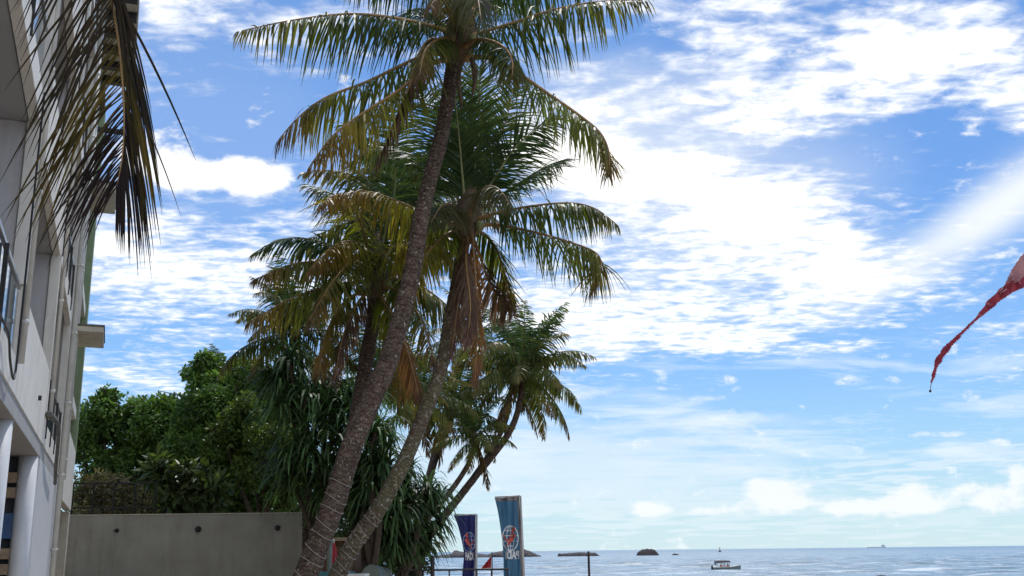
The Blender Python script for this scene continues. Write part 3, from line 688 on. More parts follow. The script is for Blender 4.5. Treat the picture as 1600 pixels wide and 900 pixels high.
# --- second leaning palm
Y2 = 18.5
tp = [(478, 1010, 0), (527, 900, 0), (553, 850, 0), (583, 808, 0), (606, 770, 0), (634, 716, 0), (661, 651, .1), (688, 580, .2), (703, 500, .3), (716, 430, .3), (725, 380, .3), (729, 350, .3)]
P = trunk_path(tp, Y2); p2 = palm_root(P[0], 'second leaning coconut palm with lichen-spotted trunk and orange dead frond'); P2 = P
ringed_trunk(p2, P, [.175, .152, .146, .14, .136, .132, .126, .12, .116, .112, .108, .105], 'trunk2')
Yc2 = Y2+.3; heart(p2, W(729, 350, Yc2), P[-1]-P[-6], 1.05)
fr2 = [
 ([(735, 346), (775, 333, -.2), (830, 322, -.4), (890, 317, -.6), (930, 326, -.7), (966, 352, -.8)], .75, dict(keys=GREEN, droop=1.9, fwd=.2, pet=.2)),
 ([(738, 352), (780, 352, -.2), (840, 364, -.5), (895, 380, -.8), (932, 396, -.9), (938, 420, -1), (918, 458, -1)], .9, dict(keys=OLIVE, droop=2.0, fwd=.15, pet=.18)),
 ([(728, 335), (722, 270, -.2), (716, 200, -.4), (708, 125, -.7)], .85, dict(keys=DARKG, droop=.35, fwd=1.0, pet=.12, n=80, width=.03, jit=.1, mat='leaf_dark', hint=(0, -1, .2))),
 ([(731, 335), (742, 260, -.1), (750, 180, -.2), (748, 105, -.4)], .85, dict(keys=DARKG, droop=.35, fwd=1.0, pet=.12, n=80, width=.03, jit=.1, mat='leaf_dark', hint=(0, -1, .2))),
 ([(727, 335), (738, 250, .3), (735, 170, .6), (728, 95, .8)], .85, dict(keys=DARKG, droop=.35, fwd=1.0, pet=.12, n=80, width=.03, jit=.1, mat='leaf_dark', hint=(.7, -1, .2))),
 ([(738, 335), (775, 275, -.1), (815, 220, -.2), (880, 180, -.4)], .85, dict(keys=DARKG, droop=.5, fwd=.9, pet=.12, mat='leaf_dark', hint=(0, -1, .6), stalk='stalk_green')),
 ([(736, 335), (762, 265, .2), (790, 190, .5), (805, 125, .6)], .85, dict(keys=GREEN, droop=.4, fwd=.9, pet=.12, hint=(.3, -1, .3))),
 ([(724, 335), (700, 265, 0), (680, 190, .1), (650, 120, .1)], .85, dict(keys=DARKG, droop=.4, fwd=.9, pet=.12, mat='leaf_dark', hint=(0, -1, .2))),
 ([(720, 338), (690, 280, .2), (650, 245, .5), (590, 232, .7), (550, 252, .8)], .85, dict(keys=DARKG, droop=.7, fwd=.7, pet=.12, mat='leaf_dark')),
 ([(738, 338), (790, 300, .3), (850, 262, .6), (880, 250, .8)], .8, dict(keys=DARKG, droop=.5, fwd=.8, pet=.12, mat='leaf_dark')),
 ([(728, 345), (742, 312, -.8), (758, 292, -1.5), (780, 296, -2.0), (798, 322, -2.3)], .65, dict(keys=GREY, droop=1.8, fwd=.4, pet=.1)),
 ([(724, 345), (708, 322, -.9), (690, 322, -1.7), (672, 350, -2.2)], .65, dict(keys=GREY, droop=1.8, fwd=.4, pet=.1)),
 ([(720, 352), (688, 344, -.1), (640, 322, -.3), (580, 300, -.4), (530, 302, -.5)], .8, dict(keys=YEL, droop=1.8, fwd=.3, pet=.15)),
 ([(718, 358), (690, 372, -.4), (650, 420, -.8), (625, 480, -1.0)], .8, dict(keys=YEL, droop=1.6, fwd=.4, pet=.12)),
 ([(720, 360), (690, 352, .5), (650, 370, 1.2), (610, 430, 1.7)], .8, dict(keys=OLIVE, droop=1.6, fwd=.4, pet=.12)),
 ([(738, 360), (760, 368, .2), (780, 400, .4), (792, 445, .5), (790, 478, .5)], .7, dict(keys=OLIVE, droop=1.4, fwd=.5, pet=.12)),
 ([(735, 362), (750, 400, .3), (768, 450, .6), (790, 470, .8), (800, 490, .9)], .6, dict(keys=BROWN, droop=1.2, fwd=.4, pet=.3, mat='dead', width=.025, n=84)),
 ([(733, 352), (738, 372, -.35), (742, 420, -.45), (746, 500, -.5), (744, 560, -.5), (742, 600, -.5)], .55, dict(keys=ORANGE, droop=2.5, fwd=.7, pet=.15, splay=.6, mat='dead', hint=(0, -1, 0), n=70, width=.024)),
 ([(726, 360), (722, 400, -.3), (716, 470, -.4), (704, 560, -.4)], .55, dict(keys=BROWN, droop=2.5, fwd=.7, pet=.15, splay=.6, mat='dead', hint=(0, -1, 0), n=70, width=.024)),
 ([(730, 362), (728, 410, -.5), (735, 480, -.7), (728, 540, -.7)], .5, dict(keys=BROWN, droop=2.5, fwd=.7, pet=.2, splay=.7, mat='dead', hint=(0, -1, 0))),
]
for pts, L, k in fr2: frond(p2, IP(pts, Yc2), L, rad=.036, **k)

# --- third palm, behind the hero trunk
Y3 = 20.5
tp = [(435, 1010, 0), (477, 900, 0), (523, 790, 0), (549, 695, 0), (563, 621, 0), (573, 558, 0), (583, 500, 0), (586, 445, 0)]
P = trunk_path(tp, Y3); p3 = palm_root(P[0], 'dark coconut palm half hidden behind the tallest palm trunk')
ringed_trunk(p3, P, [.2, .18, .165, .155, .15, .145, .14, .135], 'trunk3'); heart(p3, W(586, 440, Y3), P[-1]-P[-6], 1.1)
fr3 = [
 ([(580, 425), (545, 398, -.2), (495, 376, -.4), (440, 374, -.6), (392, 398, -.8)], .7, dict(keys=DARKG, droop=1.0, fwd=.7, pet=.14, mat='leaf_dark')),
 ([(576, 432), (520, 412, -.4), (460, 412, -.8), (394, 438, -1.1)], .7, dict(keys=OLIVE, droop=1.8, fwd=.35, pet=.14)),
 ([(574, 440), (520, 446, -.4), (455, 466, -.7), (384, 506, -.9)], .85, dict(keys=OLIVE, droop=1.9, fwd=.3, pet=.14)),
 ([(578, 430), (560, 400, -.9), (520, 440, -1.8), (480, 505, -2.2)], .85, dict(keys=OLIVE, droop=1.9, fwd=.3, pet=.12)),
 ([(582, 420), (560, 360, .1), (530, 310, .2), (478, 288, .2)], .85, dict(keys=DARKG, droop=.8, fwd=.7, pet=.12, mat='leaf_dark')),
 ([(584, 420), (585, 350, .2), (578, 290, .4), (540, 250, .4)], .85, dict(keys=GREEN, droop=.7, fwd=.8, pet=.12)),
 ([(588, 420), (605, 350, 0), (618, 285, .1), (610, 225, .1)], .85, dict(keys=DARKG, droop=.5, fwd=.9, pet=.12, mat='leaf_dark', hint=(0, -1, .2))),
 ([(590, 425), (625, 370, .2), (660, 320, .4), (700, 290, .5)], .85, dict(keys=DARKG, droop=.8, fwd=.8, pet=.12, mat='leaf_dark')),
 ([(585, 428), (600, 395, -.6), (650, 378, -1.2), (705, 395, -1.6)], .85, dict(keys=YEL, droop=1.9, fwd=.3, pet=.12)),
 ([(582, 428), (570, 385, -.6), (530, 380, -1.2), (480, 425, -1.8)], .85, dict(keys=YEL, droop=1.9, fwd=.3, pet=.12)),
 ([(592, 438), (640, 440, .1), (690, 470, .1), (730, 520, .1)], .85, dict(keys=OLIVE, droop=1.8, fwd=.3, pet=.12)),
 ([(590, 445), (630, 460, -.5), (660, 505, -.9), (680, 570, -1.1)], .85, dict(keys=OLIVE, droop=1.8, fwd=.3, pet=.12)),
 ([(580, 450), (555, 480, -.4), (535, 530, -.6), (522, 600, -.7)], .7, dict(keys=BROWN, droop=2.2, fwd=.5, pet=.12, mat='dead', width=.025, n=84)),
 ([(588, 452), (606, 490, -.4), (622, 550, -.6), (628, 625, -.7)], .7, dict(keys=YEL, droop=2.2, fwd=.5, pet=.12)),
 ([(578, 452), (540, 470, -.3), (510, 520, -.5), (498, 590, -.6)], .7, dict(keys=YEL, droop=2.0, fwd=.5, pet=.2, mat='dead', width=.025, n=84)),
 ([(590, 452), (618, 500, -1.2), (640, 560, -1.6), (655, 620, -1.8)], .6, dict(keys=ORANGE, droop=2.4, fwd=.6, pet=.4, mat='dead', splay=.5)),
 ([(584, 420), (560, 340, -.9), (530, 305, -1.6), (500, 320, -2.2)], .85, dict(keys=YEL, droop=1.6, fwd=.4, pet=.12)),
]
for pts, L, k in fr3: frond(p3, IP(pts, Y3), L, rad=.036, **k)

# --- generic palms built from a small set of frond shapes
def proto_frond(kind, n=58):
    mb = MB(); el0 = {'up': 72, 'mid': 38, 'low': 2, 'hang': -35, 'dead': -65}[kind]
    bend = {'up': 50, 'mid': 78, 'low': 72, 'hang': 48, 'dead': 20}[kind]
    p = np.zeros(3); pts = [p.copy()]; a = R(el0)
    for i in range(10):
        p = p+np.array([math.cos(a), 0, math.sin(a)])*.1; pts.append(p.copy()); a -= R(bend)/10*(.4+.12*i)
    keys = {'up': DARKG, 'mid': GREEN, 'low': GREEN, 'hang': OLIVE, 'dead': BROWN}[kind]
    Pp, L_, R_, C = leaflets(pts, .24, n=n, droop={'up': .6, 'mid': 1.3, 'low': 1.8, 'hang': 1.9, 'dead': 2}[kind], fwd=.55, width=.0175, keys=keys, seg=3, pet=.1)
    mb.ribbons(L_, R_, C)
    mb.cur = (.12, .11, .05); mb.tube(Pp[::9], np.linspace(.011, .003, 10), 4)
    return mb.mesh('frond')
protos = {k: [proto_frond(k) for _ in range(2)] for k in ('up', 'mid', 'low', 'hang', 'dead')}
for k in protos:
    for me in protos[k]: me.materials.append(M['leaf_dark' if k in ('up', 'mid', 'low') else 'leaf'])
def gen_palm(tp, Y, rads, R_, label, nf=20, trunk='trunk3', dead=1, seed=0, group='coconut palms'):
    rd = random.Random(seed)
    P = trunk_path([(a[0], a[1], a[2] if len(a) > 2 else 0) for a in tp], Y)
    g0 = P[0].copy(); dv = P[0]-P[4]; g0 += dv/abs(dv[2])*max(0, P[0][2]+.1-float(ground_z(P[0][0], Y))) if P[0][2] > float(ground_z(P[0][0], Y)) else 0
    P = np.vstack([g0, P]) if np.linalg.norm(g0-P[0]) > .05 else P
    root = palm_root(P[0], label, group)
    mb = MB(); mb.tube(P, np.interp(np.linspace(0, 1, len(P)), [0, 1], rads), 10, wob=.02); obj('trunk', mb, M[trunk], root, True)
    c = P[-1]-wloc(root)
    mb = MB(); s = R_/3.2; mb.tube([P[-1]-np.array([0, 0, .3*s]), P[-1], P[-1]+np.array([0, 0, .4*s])], [.16*s, .22*s, .06*s], 8); obj('crown_shaft', mb, M['fibre'], root, True)
    for i in range(nf):
        u = i/nf
        kind = 'up' if u < .25 else 'mid' if u < .55 else 'low' if u < .8 else 'hang'
        if i >= nf-dead: kind = 'dead'
        o = bpy.data.objects.new('frond', rd.choice(protos[kind])); COL.objects.link(o); o.parent = root
        o.location = c; k = R_*rd.uniform(.85, 1.1)
        o.scale = (k, k*rd.choice((-1, 1)), k); o.rotation_euler = (rd.uniform(-.25, .25), rd.uniform(-.12, .12), i*2.39996+rd.uniform(-.25, .25))
    return root
gen_palm([(640, 880), (681, 824), (740, 748), (793, 680), (812, 630), (818, 578)], 38, (.16, .095), 2.9, 'far right coconut palm with full round crown over a curved slender trunk', 26, seed=3)
gen_palm([(650, 885), (680, 822), (728, 762), (770, 700), (793, 648), (800, 590)], 41, (.13, .085), 2.5, 'coconut palm twinned close behind the far right palm', 14, seed=4)
gen_palm([(640, 870), (669, 810), (697, 776), (722, 742), (737, 712), (742, 682)], 37, (.12, .075), 1.8, 'low coconut palm with small ragged crown beneath the far right palm', 17, seed=5)
gen_palm([(655, 885), (664, 797), (671, 753), (690, 690), (712, 640)], 40, (.13, .09), 2.3, 'coconut palm with upright trunk just left of the leaning far pair', 18, seed=6)
gen_palm([(628, 900), (632, 800), (644, 700), (655, 620)], 36, (.14, .10), 2.3, 'green coconut palm seen between the two leaning trunks', 20, seed=7)
gen_palm([(480, 860), (478, 700), (472, 600), (462, 520)], 28.4, (.13, .10), 2.4, 'coconut palm rising above the middle of the screwpine thicket', 22, seed=8)
gen_palm([(350, 860), (350, 720), (352, 630), (350, 592)], 40, (.2, .13), 1.7, 'distant coconut palm peeking over the broadleaf tree', 16, seed=9)
gen_palm([(650, 880), (668, 760), (700, 640), (735, 530)], 44, (.2, .13), 2.4, 'distant coconut palm partly hidden behind the orange dead frond', 18, seed=10)
gen_palm([(478, 900), (519, 800), (560, 680), (612, 545), (640, 340)], 24, (.14, .10), 3.0, 'coconut palm whose crown fills the gap behind the crossing trunks', 24, seed=11)
gen_palm([(477, 900), (517, 800), (549, 700), (575, 640), (590, 590)], 30, (.14, .10), 2.4, 'dark coconut palm deep in shade behind the tallest palm', 20, seed=12)

# --- overhead palm beside the building: its frond hangs into view at top left
YN = 6.2
bp = np.array([1.3, -2.2, 0])
crown = W(168, -330, YN)
P = catmull([bp, bp+np.array([-.2, .8, 2.2]), bp+np.array([-.9, 3.2, 5.0]), crown], 50)
pn = palm_root(bp, 'overhead coconut palm whose long dry frond hangs down before the building')
ringed_trunk(pn, P, [.2, .16, .14, .12], 'trunk1'); heart(pn, crown, P[-1]-P[-5], 1.0)
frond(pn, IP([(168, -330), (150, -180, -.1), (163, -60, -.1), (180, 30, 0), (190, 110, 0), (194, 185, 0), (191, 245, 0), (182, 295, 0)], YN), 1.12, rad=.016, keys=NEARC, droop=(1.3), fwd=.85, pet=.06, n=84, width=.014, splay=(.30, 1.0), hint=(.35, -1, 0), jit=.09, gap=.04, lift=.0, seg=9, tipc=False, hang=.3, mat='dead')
for pts in ([(168, -330), (60, -380, .2), (-60, -330, .3), (-160, -200, .4)], [(168, -330), (230, -420, .2), (290, -440, .5), (360, -420, .9)], [(168, -330), (150, -450, .6), (120, -560, 1.4), (90, -600, 2.2)], [(168, -330), (180, -420, -.8), (190, -430, -1.8), (200, -380, -2.6)]):
    frond(pn, IP(pts, YN), .6, rad=.03, keys=OLIVE, droop=1.2, fwd=.5, pet=.1, n=44, width=.02)

# --- wires wound around the two leaning trunks
def winding(P, rads, s0, s1, turns, label, lean):
    n = 60*8; L = np.concatenate([[0], np.cumsum(np.linalg.norm(np.diff(P, axis=0), axis=1))])
    tot = L[-1]; T = np.gradient(P, axis=0); T /= np.linalg.norm(T, axis=1)[:, None]
    pts = []
    rd = random.Random(lean)
    u = s0; ang = 0
    m = int(turns*26)
    for i in range(m+1):
        q = i/m; ang = q*turns*2*math.pi
        s = (s0+(s1-s0)*(q+.25/turns*math.sin(ang*.5)*.7))*tot
        p = np.array([np.interp(s, L, P[:, k]) for k in range(3)]); t_ = np.array([np.interp(s, L, T[:, k]) for k in range(3)])
        r = np.interp(s/tot, np.linspace(0, 1, len(rads)), rads)*1.035+.006
        A = np.cross(t_, [0, 1, 0]); A /= np.linalg.norm(A); Bn = np.cross(t_, A)
        # wire sags to one side: tilt of each loop
        pts.append(p+(A*math.cos(ang)+Bn*math.sin(ang))*r + t_*math.cos(ang)*r*.45)
    mb = MB(); mb.tube(pts, .0055, 5); tag(obj('wire', mb, M['rope'], loc=pts[0]), label, 'wire', 'wires wound around palm trunks')
winding(P1, [.20, .176, .170, .166, .16, .152, .142, .134, .126, .122, .12, .116, .112], .02, .27, 13, 'thin pale wire wound around the base of the tallest palm trunk', 1)
winding(P2, [.175, .152, .146, .14, .136, .132, .126, .12, .116, .112, .108, .105], .03, .33, 14.5, 'thin pale wire wound around the lichen-spotted leaning trunk', 2)

# ------------------------------------------------------------------ broadleaf trees, shrubs, screwpines
def leaf_cloud(mb, centres, radii, counts, size, cols, up=.5, shell=.55, aspect=.5):
    for c, r, n, cb in zip(centres, radii, counts, cols):
        d = rng.normal(0, 1, (n, 3)); d /= np.linalg.norm(d, axis=1)[:, None]
        rad = shell+(1-shell)*rng.random(n)**.6
        p = c+d*rad[:, None]*r
        ax = rng.normal(0, 1, (n, 3))+d*.9+np.array([0, 0, -.2]); ax /= np.linalg.norm(ax, axis=1)[:, None]
        nn = rng.normal(0, .6, (n, 3))+np.array([0, 0, up])+d*.6
        w = np.cross(ax, nn); w /= np.linalg.norm(w, axis=1)[:, None]+1e-6
        s = size*(.65+.7*rng.random(n))[:, None]
        nrm = np.cross(ax, w)
        V = np.stack([p, p+ax*s*.5+w*s*aspect*.5+nrm*s*.06, p+ax*s, p+ax*s*.5-w*s*aspect*.5+nrm*s*.06], 1)
        k = np.clip(1+rng.normal(0, .25, n), .4, 1.8)[:, None]*(np.array(cb)[None])
        mb.quads(V, np.repeat(k, 4, 0))
def broad_tree(name, label, cat, blobs, Y, leaf, dens, base, cbase, rt=.16, group=None, sub=.33, mat='broad', lit=(.20, .32, .075), aspect=.55):
    b0 = W(base[0], base[1], Y); b0[2] = 0
    root = thing(name, b0, label, cat, group)
    C = []; Rr = []; Nn = []; Cc = []; limbs = MB()
    bigc = []
    for (px, py, dy, r) in blobs:
        c = W(px, py, Y+dy); rm = r*Y/F; bigc.append((c, rm))
        k = max(5, int(9*(1/sub)**.5))
        for i in range(k*2):
            d = rng.normal(0, 1, 3); d /= np.linalg.norm(d); d[2] = d[2]*.85
            cc = c+d*rm*rng.uniform(.45, .95); rs = rm*rng.uniform(.22, .48)
            C.append(cc); Rr.append(rs); Nn.append(int(dens*rs*rs)); 
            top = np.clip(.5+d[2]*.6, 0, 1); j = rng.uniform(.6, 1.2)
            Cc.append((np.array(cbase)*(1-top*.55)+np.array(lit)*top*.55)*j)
    mb = MB(); leaf_cloud(mb, C, Rr, Nn, leaf, Cc, aspect=aspect)
    obj('crown', mb, M[mat], root)
    fork = b0+np.array([0, 0, max(.4, min(2.0, bigc[0][0][2]*.35))])
    limbs.tube(catmull([b0-np.array([0, 0, .1]), b0+(fork-b0)*.5+rng.normal(0, .08, 3), fork], 8), np.linspace(rt*1.3, rt*.8, 8), 9, wob=.05)
    for c, rm in bigc:
        mid = (fork+c)/2+rng.normal(0, .2, 3); limbs.tube(catmull([fork, mid, c], 10), np.linspace(rt*.7, rt*.12, 10), 7, wob=.05)
        for q in range(4):
            e = c+rng.normal(0, 1, 3)*rm*.55; limbs.tube(catmull([mid*.5+c*.5, (c+e)/2+rng.normal(0, .1, 3), e], 6), np.linspace(rt*.25, rt*.05, 6), 5)
    obj('trunk', limbs, M['bark'], root)
    return root
DG = (.075, .15, .045); MG = (.11, .19, .05)
broad_tree('broadleaf_tree', 'small-leaved tree with gaps showing sky right beside the green end wall', 'tree',
   [(160, 655, 0, 42), (215, 650, .5, 32), (130, 700, 0, 34), (175, 725, -.5, 30), (250, 712, .5, 34), (150, 768, .5, 34), (215, 772, .5, 38), (200, 705, .8, 26), (172, 618, 0, 15), (285, 665, .5, 35)], 36, .16, 1150, (180, 860), DG, group='broadleaf trees behind the wall')
broad_tree('broadleaf_tree', 'largest bushy broadleaf tree, its dense dome rising over the middle of the wall', 'tree',
   [(325, 590, .5, 36), (345, 640, 0, 62), (400, 650, .3, 58), (290, 660, .8, 50), (320, 720, -.3, 62), (400, 720, -.5, 66), (440, 690, 0, 40), (300, 770, 0, 50), (380, 775, 0, 55), (440, 760, .2, 40), (318, 565, .2, 16), (400, 600, .6, 40), (440, 625, .6, 40), (250, 650, .8, 36), (235, 700, .8, 36)], 35, .15, 1500, (350, 860), DG, .22, group='broadleaf trees behind the wall')
broad_tree('broadleaf_tree', 'yellow-green lower tree leaning out in front of the large dome', 'tree',
   [(380, 650, 0, 32), (425, 690, -.3, 36), (400, 735, 0, 38), (450, 735, 0, 30), (350, 690, 0, 30), (440, 775, 0, 26)], 33, .13, 1500, (410, 860), MG, .12, group='broadleaf trees behind the wall', lit=(.15, .17, .035))
broad_tree('large_leaved_shrub', 'sea almond shrub with big pale glossy leaves just above the wall', 'shrub',
   [(255, 735, 0, 24), (300, 745, 0, 26), (330, 765, 0, 24), (275, 775, 0, 28), (320, 790, 0, 22), (245, 720, 0, 12)], 31.2, .36, 260, (290, 860), (.045, .08, .022), .06, mat='grape', lit=(.16, .20, .09), aspect=.42)
# dark undergrowth behind
mb = MB(); C = []; Rr = []; Nn = []; Cc = []
for i in range(90):
    px = rng.uniform(110, 640); c = W(px, rng.uniform(745 if px > 270 else 775, 900), rng.uniform(38, 43)); C.append(c); Rr.append(rng.uniform(.5, 1.1)); Nn.append(420); Cc.append(np.array([.045, .08, .03])*rng.uniform(.5, 1.3))
leaf_cloud(mb, C, Rr, Nn, .2, Cc)
tag(obj('undergrowth', mb, M['broad'], loc=(-10, 40, 0)), 'dark tangled undergrowth behind the trees', 'undergrowth', kind='stuff')
# dry scrub seen through the fence
mb = MB()
for i in range(90):
    p = W(rng.uniform(112, 250), rng.uniform(745, 815), rng.uniform(33, 35)); a = rng.uniform(-.5, .5); L = rng.uniform(.3, .9)
    q = p+np.array([math.cos(a)*L, 0, math.sin(a)*L*.5]); mb.cur = tuple(np.array([.20, .18, .12])*rng.uniform(.2, 1.3)); mb.tube([p, (p+q)/2+[0, 0, .06], q], [.012, .012, .006], 4)
leaf_cloud(mb, [W(rng.uniform(112, 250), rng.uniform(755, 850), 34) for _ in range(34)], [.45]*34, [260]*34, .13, [np.array([.20, .20, .10])*rng.uniform(.5, 1.5) for _ in range(34)])
tag(obj('dry_scrub', mb, M['dead'], loc=(-12, 34, 0)), 'dry tangled brushwood behind the metal fence', 'brushwood', kind='stuff')

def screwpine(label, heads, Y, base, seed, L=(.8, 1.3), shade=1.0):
    rd = np.random.default_rng(seed)
    b0 = W(base[0], base[1], Y); b0[2] = min(0, b0[2])
    root = thing('screwpine', b0, label, 'screwpine', 'screwpines beside the leaning palms')
    st = MB(); lf = MB()
    fork = b0+np.array([0, 0, 1.2])
    st.tube([b0, (b0+fork)/2+[.05, 0, 0], fork], [.16, .13, .12], 9, wob=.06)
    for (px, py, dy, r, n) in heads:
        cc = W(px, py, Y+dy); rm = r*Y/F
        st.tube(catmull([fork, (fork+cc)/2+rd.normal(0, .15, 3), cc], 8), np.linspace(.1, .05, 8), 7, wob=.05)
        for h in range(n):
            c = cc+rd.normal(0, 1, 3)*rm*.55
            st.tube([(cc+c)/2-[0, 0, .1], c], [.04, .035], 6)
            m = 34; az = rd.uniform(0, 2*math.pi, m); el = rd.uniform(-.3, 1.35, m)
            d = np.stack([np.cos(az)*np.cos(el), np.sin(az)*np.cos(el), np.sin(el)], 1)
            ll = rd.uniform(*L, m); side = np.cross(d, [0, 0, 1.]); side /= np.linalg.norm(side, axis=1)[:, None]+1e-6
            pos = np.tile(c, (m, 1)); A = []; Bq = []; CC = []
            g = rd.uniform(1.0, 2.4, m)
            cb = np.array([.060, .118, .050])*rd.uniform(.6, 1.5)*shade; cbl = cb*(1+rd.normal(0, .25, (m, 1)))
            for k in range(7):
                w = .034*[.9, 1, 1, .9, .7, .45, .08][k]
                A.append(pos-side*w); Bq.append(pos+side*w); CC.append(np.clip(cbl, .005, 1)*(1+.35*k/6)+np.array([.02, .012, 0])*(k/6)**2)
                dd = d+np.array([0, 0, -1.])*(g*(k/6)**1.2*1.3)[:, None]; dd /= np.linalg.norm(dd, axis=1)[:, None]
                pos = pos+dd*(ll/6)[:, None]
            lf.ribbons(np.stack(A, 1), np.stack(Bq, 1), np.stack(CC, 1))
    obj('trunk', st, M['bark'], root); obj('leaf_rosettes', lf, M['strap'], root)
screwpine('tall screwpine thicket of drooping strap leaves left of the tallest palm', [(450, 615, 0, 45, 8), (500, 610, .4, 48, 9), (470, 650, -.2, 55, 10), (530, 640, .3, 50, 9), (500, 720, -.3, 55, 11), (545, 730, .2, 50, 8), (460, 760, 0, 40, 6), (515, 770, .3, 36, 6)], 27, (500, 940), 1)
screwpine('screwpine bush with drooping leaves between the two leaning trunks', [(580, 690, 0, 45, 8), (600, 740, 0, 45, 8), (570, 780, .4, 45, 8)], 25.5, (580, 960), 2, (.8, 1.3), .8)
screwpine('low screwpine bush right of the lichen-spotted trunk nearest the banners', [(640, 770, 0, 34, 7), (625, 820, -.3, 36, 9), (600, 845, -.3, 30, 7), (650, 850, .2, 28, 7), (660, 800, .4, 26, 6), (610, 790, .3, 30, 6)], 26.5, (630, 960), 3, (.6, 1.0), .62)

# ------------------------------------------------------------------ garden wall with fence
YW = 30.0
wx0, wx1 = W(100, 860, YW)[0], W(496, 860, YW)[0]
zt = W(300, 804, YW)[2]
wroot = thing('garden_wall', ((wx0+wx1)/2, YW, 0), 'long plain grey rendered garden wall between building and palms', 'wall')
mb = MB(); mb.bx(wx0-.3, wx1, YW, YW+.22, -.3, zt); obj('wall_body', mb, M['wallc'], wroot, bevel=.015)
mb = MB(); mb.bx(wx0-.3, wx1+.02, YW-.015, YW+.235, zt+.003, zt+.03); obj('coping', mb, M['hood'], wroot)
mb = MB(); mb.bx(wx1+.005, wx1+.2, YW+.03, YW+.25, -.3, zt-.01); obj('end_pillar', mb, M['white'], wroot, bevel=.01)
for px, py, r in [(183, 829, .04), (310, 827, .062), (434, 825, .055)]:
    c = W(px, py, YW); root = None
    mb = MB(); mb.tube([c+[0, .02, 0], c+[0, -.13, 0], c+[0, -.16, 0]], [r, r, r*.8], 12); mb.tube([c+[0, -.001, 0], c+[0, -.02, 0]], [r*1.4, r*1.4], 12)
    o = obj('drain_outlet', mb, M['black'], wroot)
c = W(485, 813, YW)
cr = thing('security_camera', c, 'small white security camera on the right end of the wall', 'security camera')
mb = MB(); mb.tube([c+[0, -.05, 0], c+[-.02, -.32, -.05]], [.06, .06], 10); obj('housing', mb, M['boatw'], cr)
mb = MB(); mb.tube([c+[0, 0, .06], c+[0, -.1, .05]], [.02, .02], 6); obj('bracket', mb, M['boatw'], cr)
mb = MB(); mb.tube([c+[-.021, -.325, -.051], c+[-.022, -.335, -.053]], [.045, .045], 10); obj('lens', mb, M['black'], cr)
# fence
fx0, fx1 = W(112, 790, YW+.6)[0], W(242, 790, YW+.6)[0]; zf = W(180, 754, YW+.6)[2]
fr = thing('metal_fence', ((fx0+fx1)/2, YW+.6, 0), 'thin black metal rail fence standing behind the wall', 'fence')
for x in np.linspace(fx0, fx1, 5):
    mb = MB(); mb.bx(x-.022, x+.022, YW+.58, YW+.62, 0, zf); obj('post', mb, M['black'], fr)
for k, zz in enumerate([zf-.02, zf-.24, zf-.47, zf-.70, zf-.8]):
    mb = MB(); hgt = .022 if k in (0, 3) else .009; mb.bx(fx0, fx1, YW+.555, YW+.575, zz-hgt, zz+hgt); obj('rail', mb, M['black'], fr)

# ------------------------------------------------------------------ building
root = thing('apartment_building', B(12, -1, 0), 'white balconied apartment building with green end wall and projecting window hoods', 'building')
FL = [3.33, 6.20, 9.07, 11.94]
def part(name, mat, boxes, bevel=.008):
    mb = MB()
    for bq in boxes: mb.fb(*bq)
    return obj(name, mb, M[mat], root, bevel=bevel)
# floor slabs (soffits) set back a hair from the parapets
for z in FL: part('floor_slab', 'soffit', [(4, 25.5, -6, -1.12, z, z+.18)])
for z in FL:
    # solid parapet on bay two, slab edge on bays one and three
    part('parapet', 'white', [(11.62, 17.05, -1.11, -1.0, z-.02, z+1.08)])
    part('slab_edge', 'white', [(4, 11.6, -1.11, -1.0, z-.02, z+.33)])
    part('slab_edge', 'white', [(17.07, 22.3, -1.11, -1.0, z-.02, z+.33)])
    for s0, s1 in ((4, 11.5), (17.5, 22.2)):
        part('glass_panel', 'glass', [(s0, s1, -1.045, -1.03, z+.38, z+.96)], 0)
        part('handrail', 'steel', [(s0, s1, -1.07, -1.01, z+1.0, z+1.05)])
        for q in np.arange(s0+.02, s1+.1, 1.35 if s0 > 10 else 1.9): part('baluster', 'black', [(q-.02, q+.02, -1.02, -.98, z+.1, z+.998)], 0)
ZT = 14.4
# vertical strips and partitions
part('facade_strip', 'white', [(22.32, 25.5, -1.3, -1.0, 3.2, ZT)])
for s0 in (11.6, 17.06, 22.3):
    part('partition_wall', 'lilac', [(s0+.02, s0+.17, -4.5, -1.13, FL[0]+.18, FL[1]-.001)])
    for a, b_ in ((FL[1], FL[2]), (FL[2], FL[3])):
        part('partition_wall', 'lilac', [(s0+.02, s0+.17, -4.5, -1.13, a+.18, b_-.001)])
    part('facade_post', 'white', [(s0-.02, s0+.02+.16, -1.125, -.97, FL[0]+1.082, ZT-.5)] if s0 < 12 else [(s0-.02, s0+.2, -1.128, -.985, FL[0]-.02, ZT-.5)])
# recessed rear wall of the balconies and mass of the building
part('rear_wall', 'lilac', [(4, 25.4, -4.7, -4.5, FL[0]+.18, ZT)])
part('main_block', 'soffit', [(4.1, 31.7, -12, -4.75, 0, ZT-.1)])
# ground floor: beam, columns, pier
part('ground_beam', 'soffit', [(4, 22, -1.6, -1.015, FL[0]-.22, FL[0]-.001)])
def round_col(px, s, n, r, z1):
    mb = MB(); p = B(s, n, 0); mb.tube([p, p+[0, 0, z1]], [r, r], 24); return obj('column', mb, M['colw'], root, True)
def s_at(px, py, n):
    d = f_*F+rr*(px-800)+uu*(450-py); q = d*(n/(d@N)); return q@U
round_col(0, s_at(-3, 700, -1.15), -1.15, .12, FL[0]-.222); round_col(0, s_at(47, 692, -1.15), -1.15, .13, FL[0]-.222)
part('pier', 'colw', [(17.15, 21.9, -1.24, -1.01, 0, FL[0]-.222)])
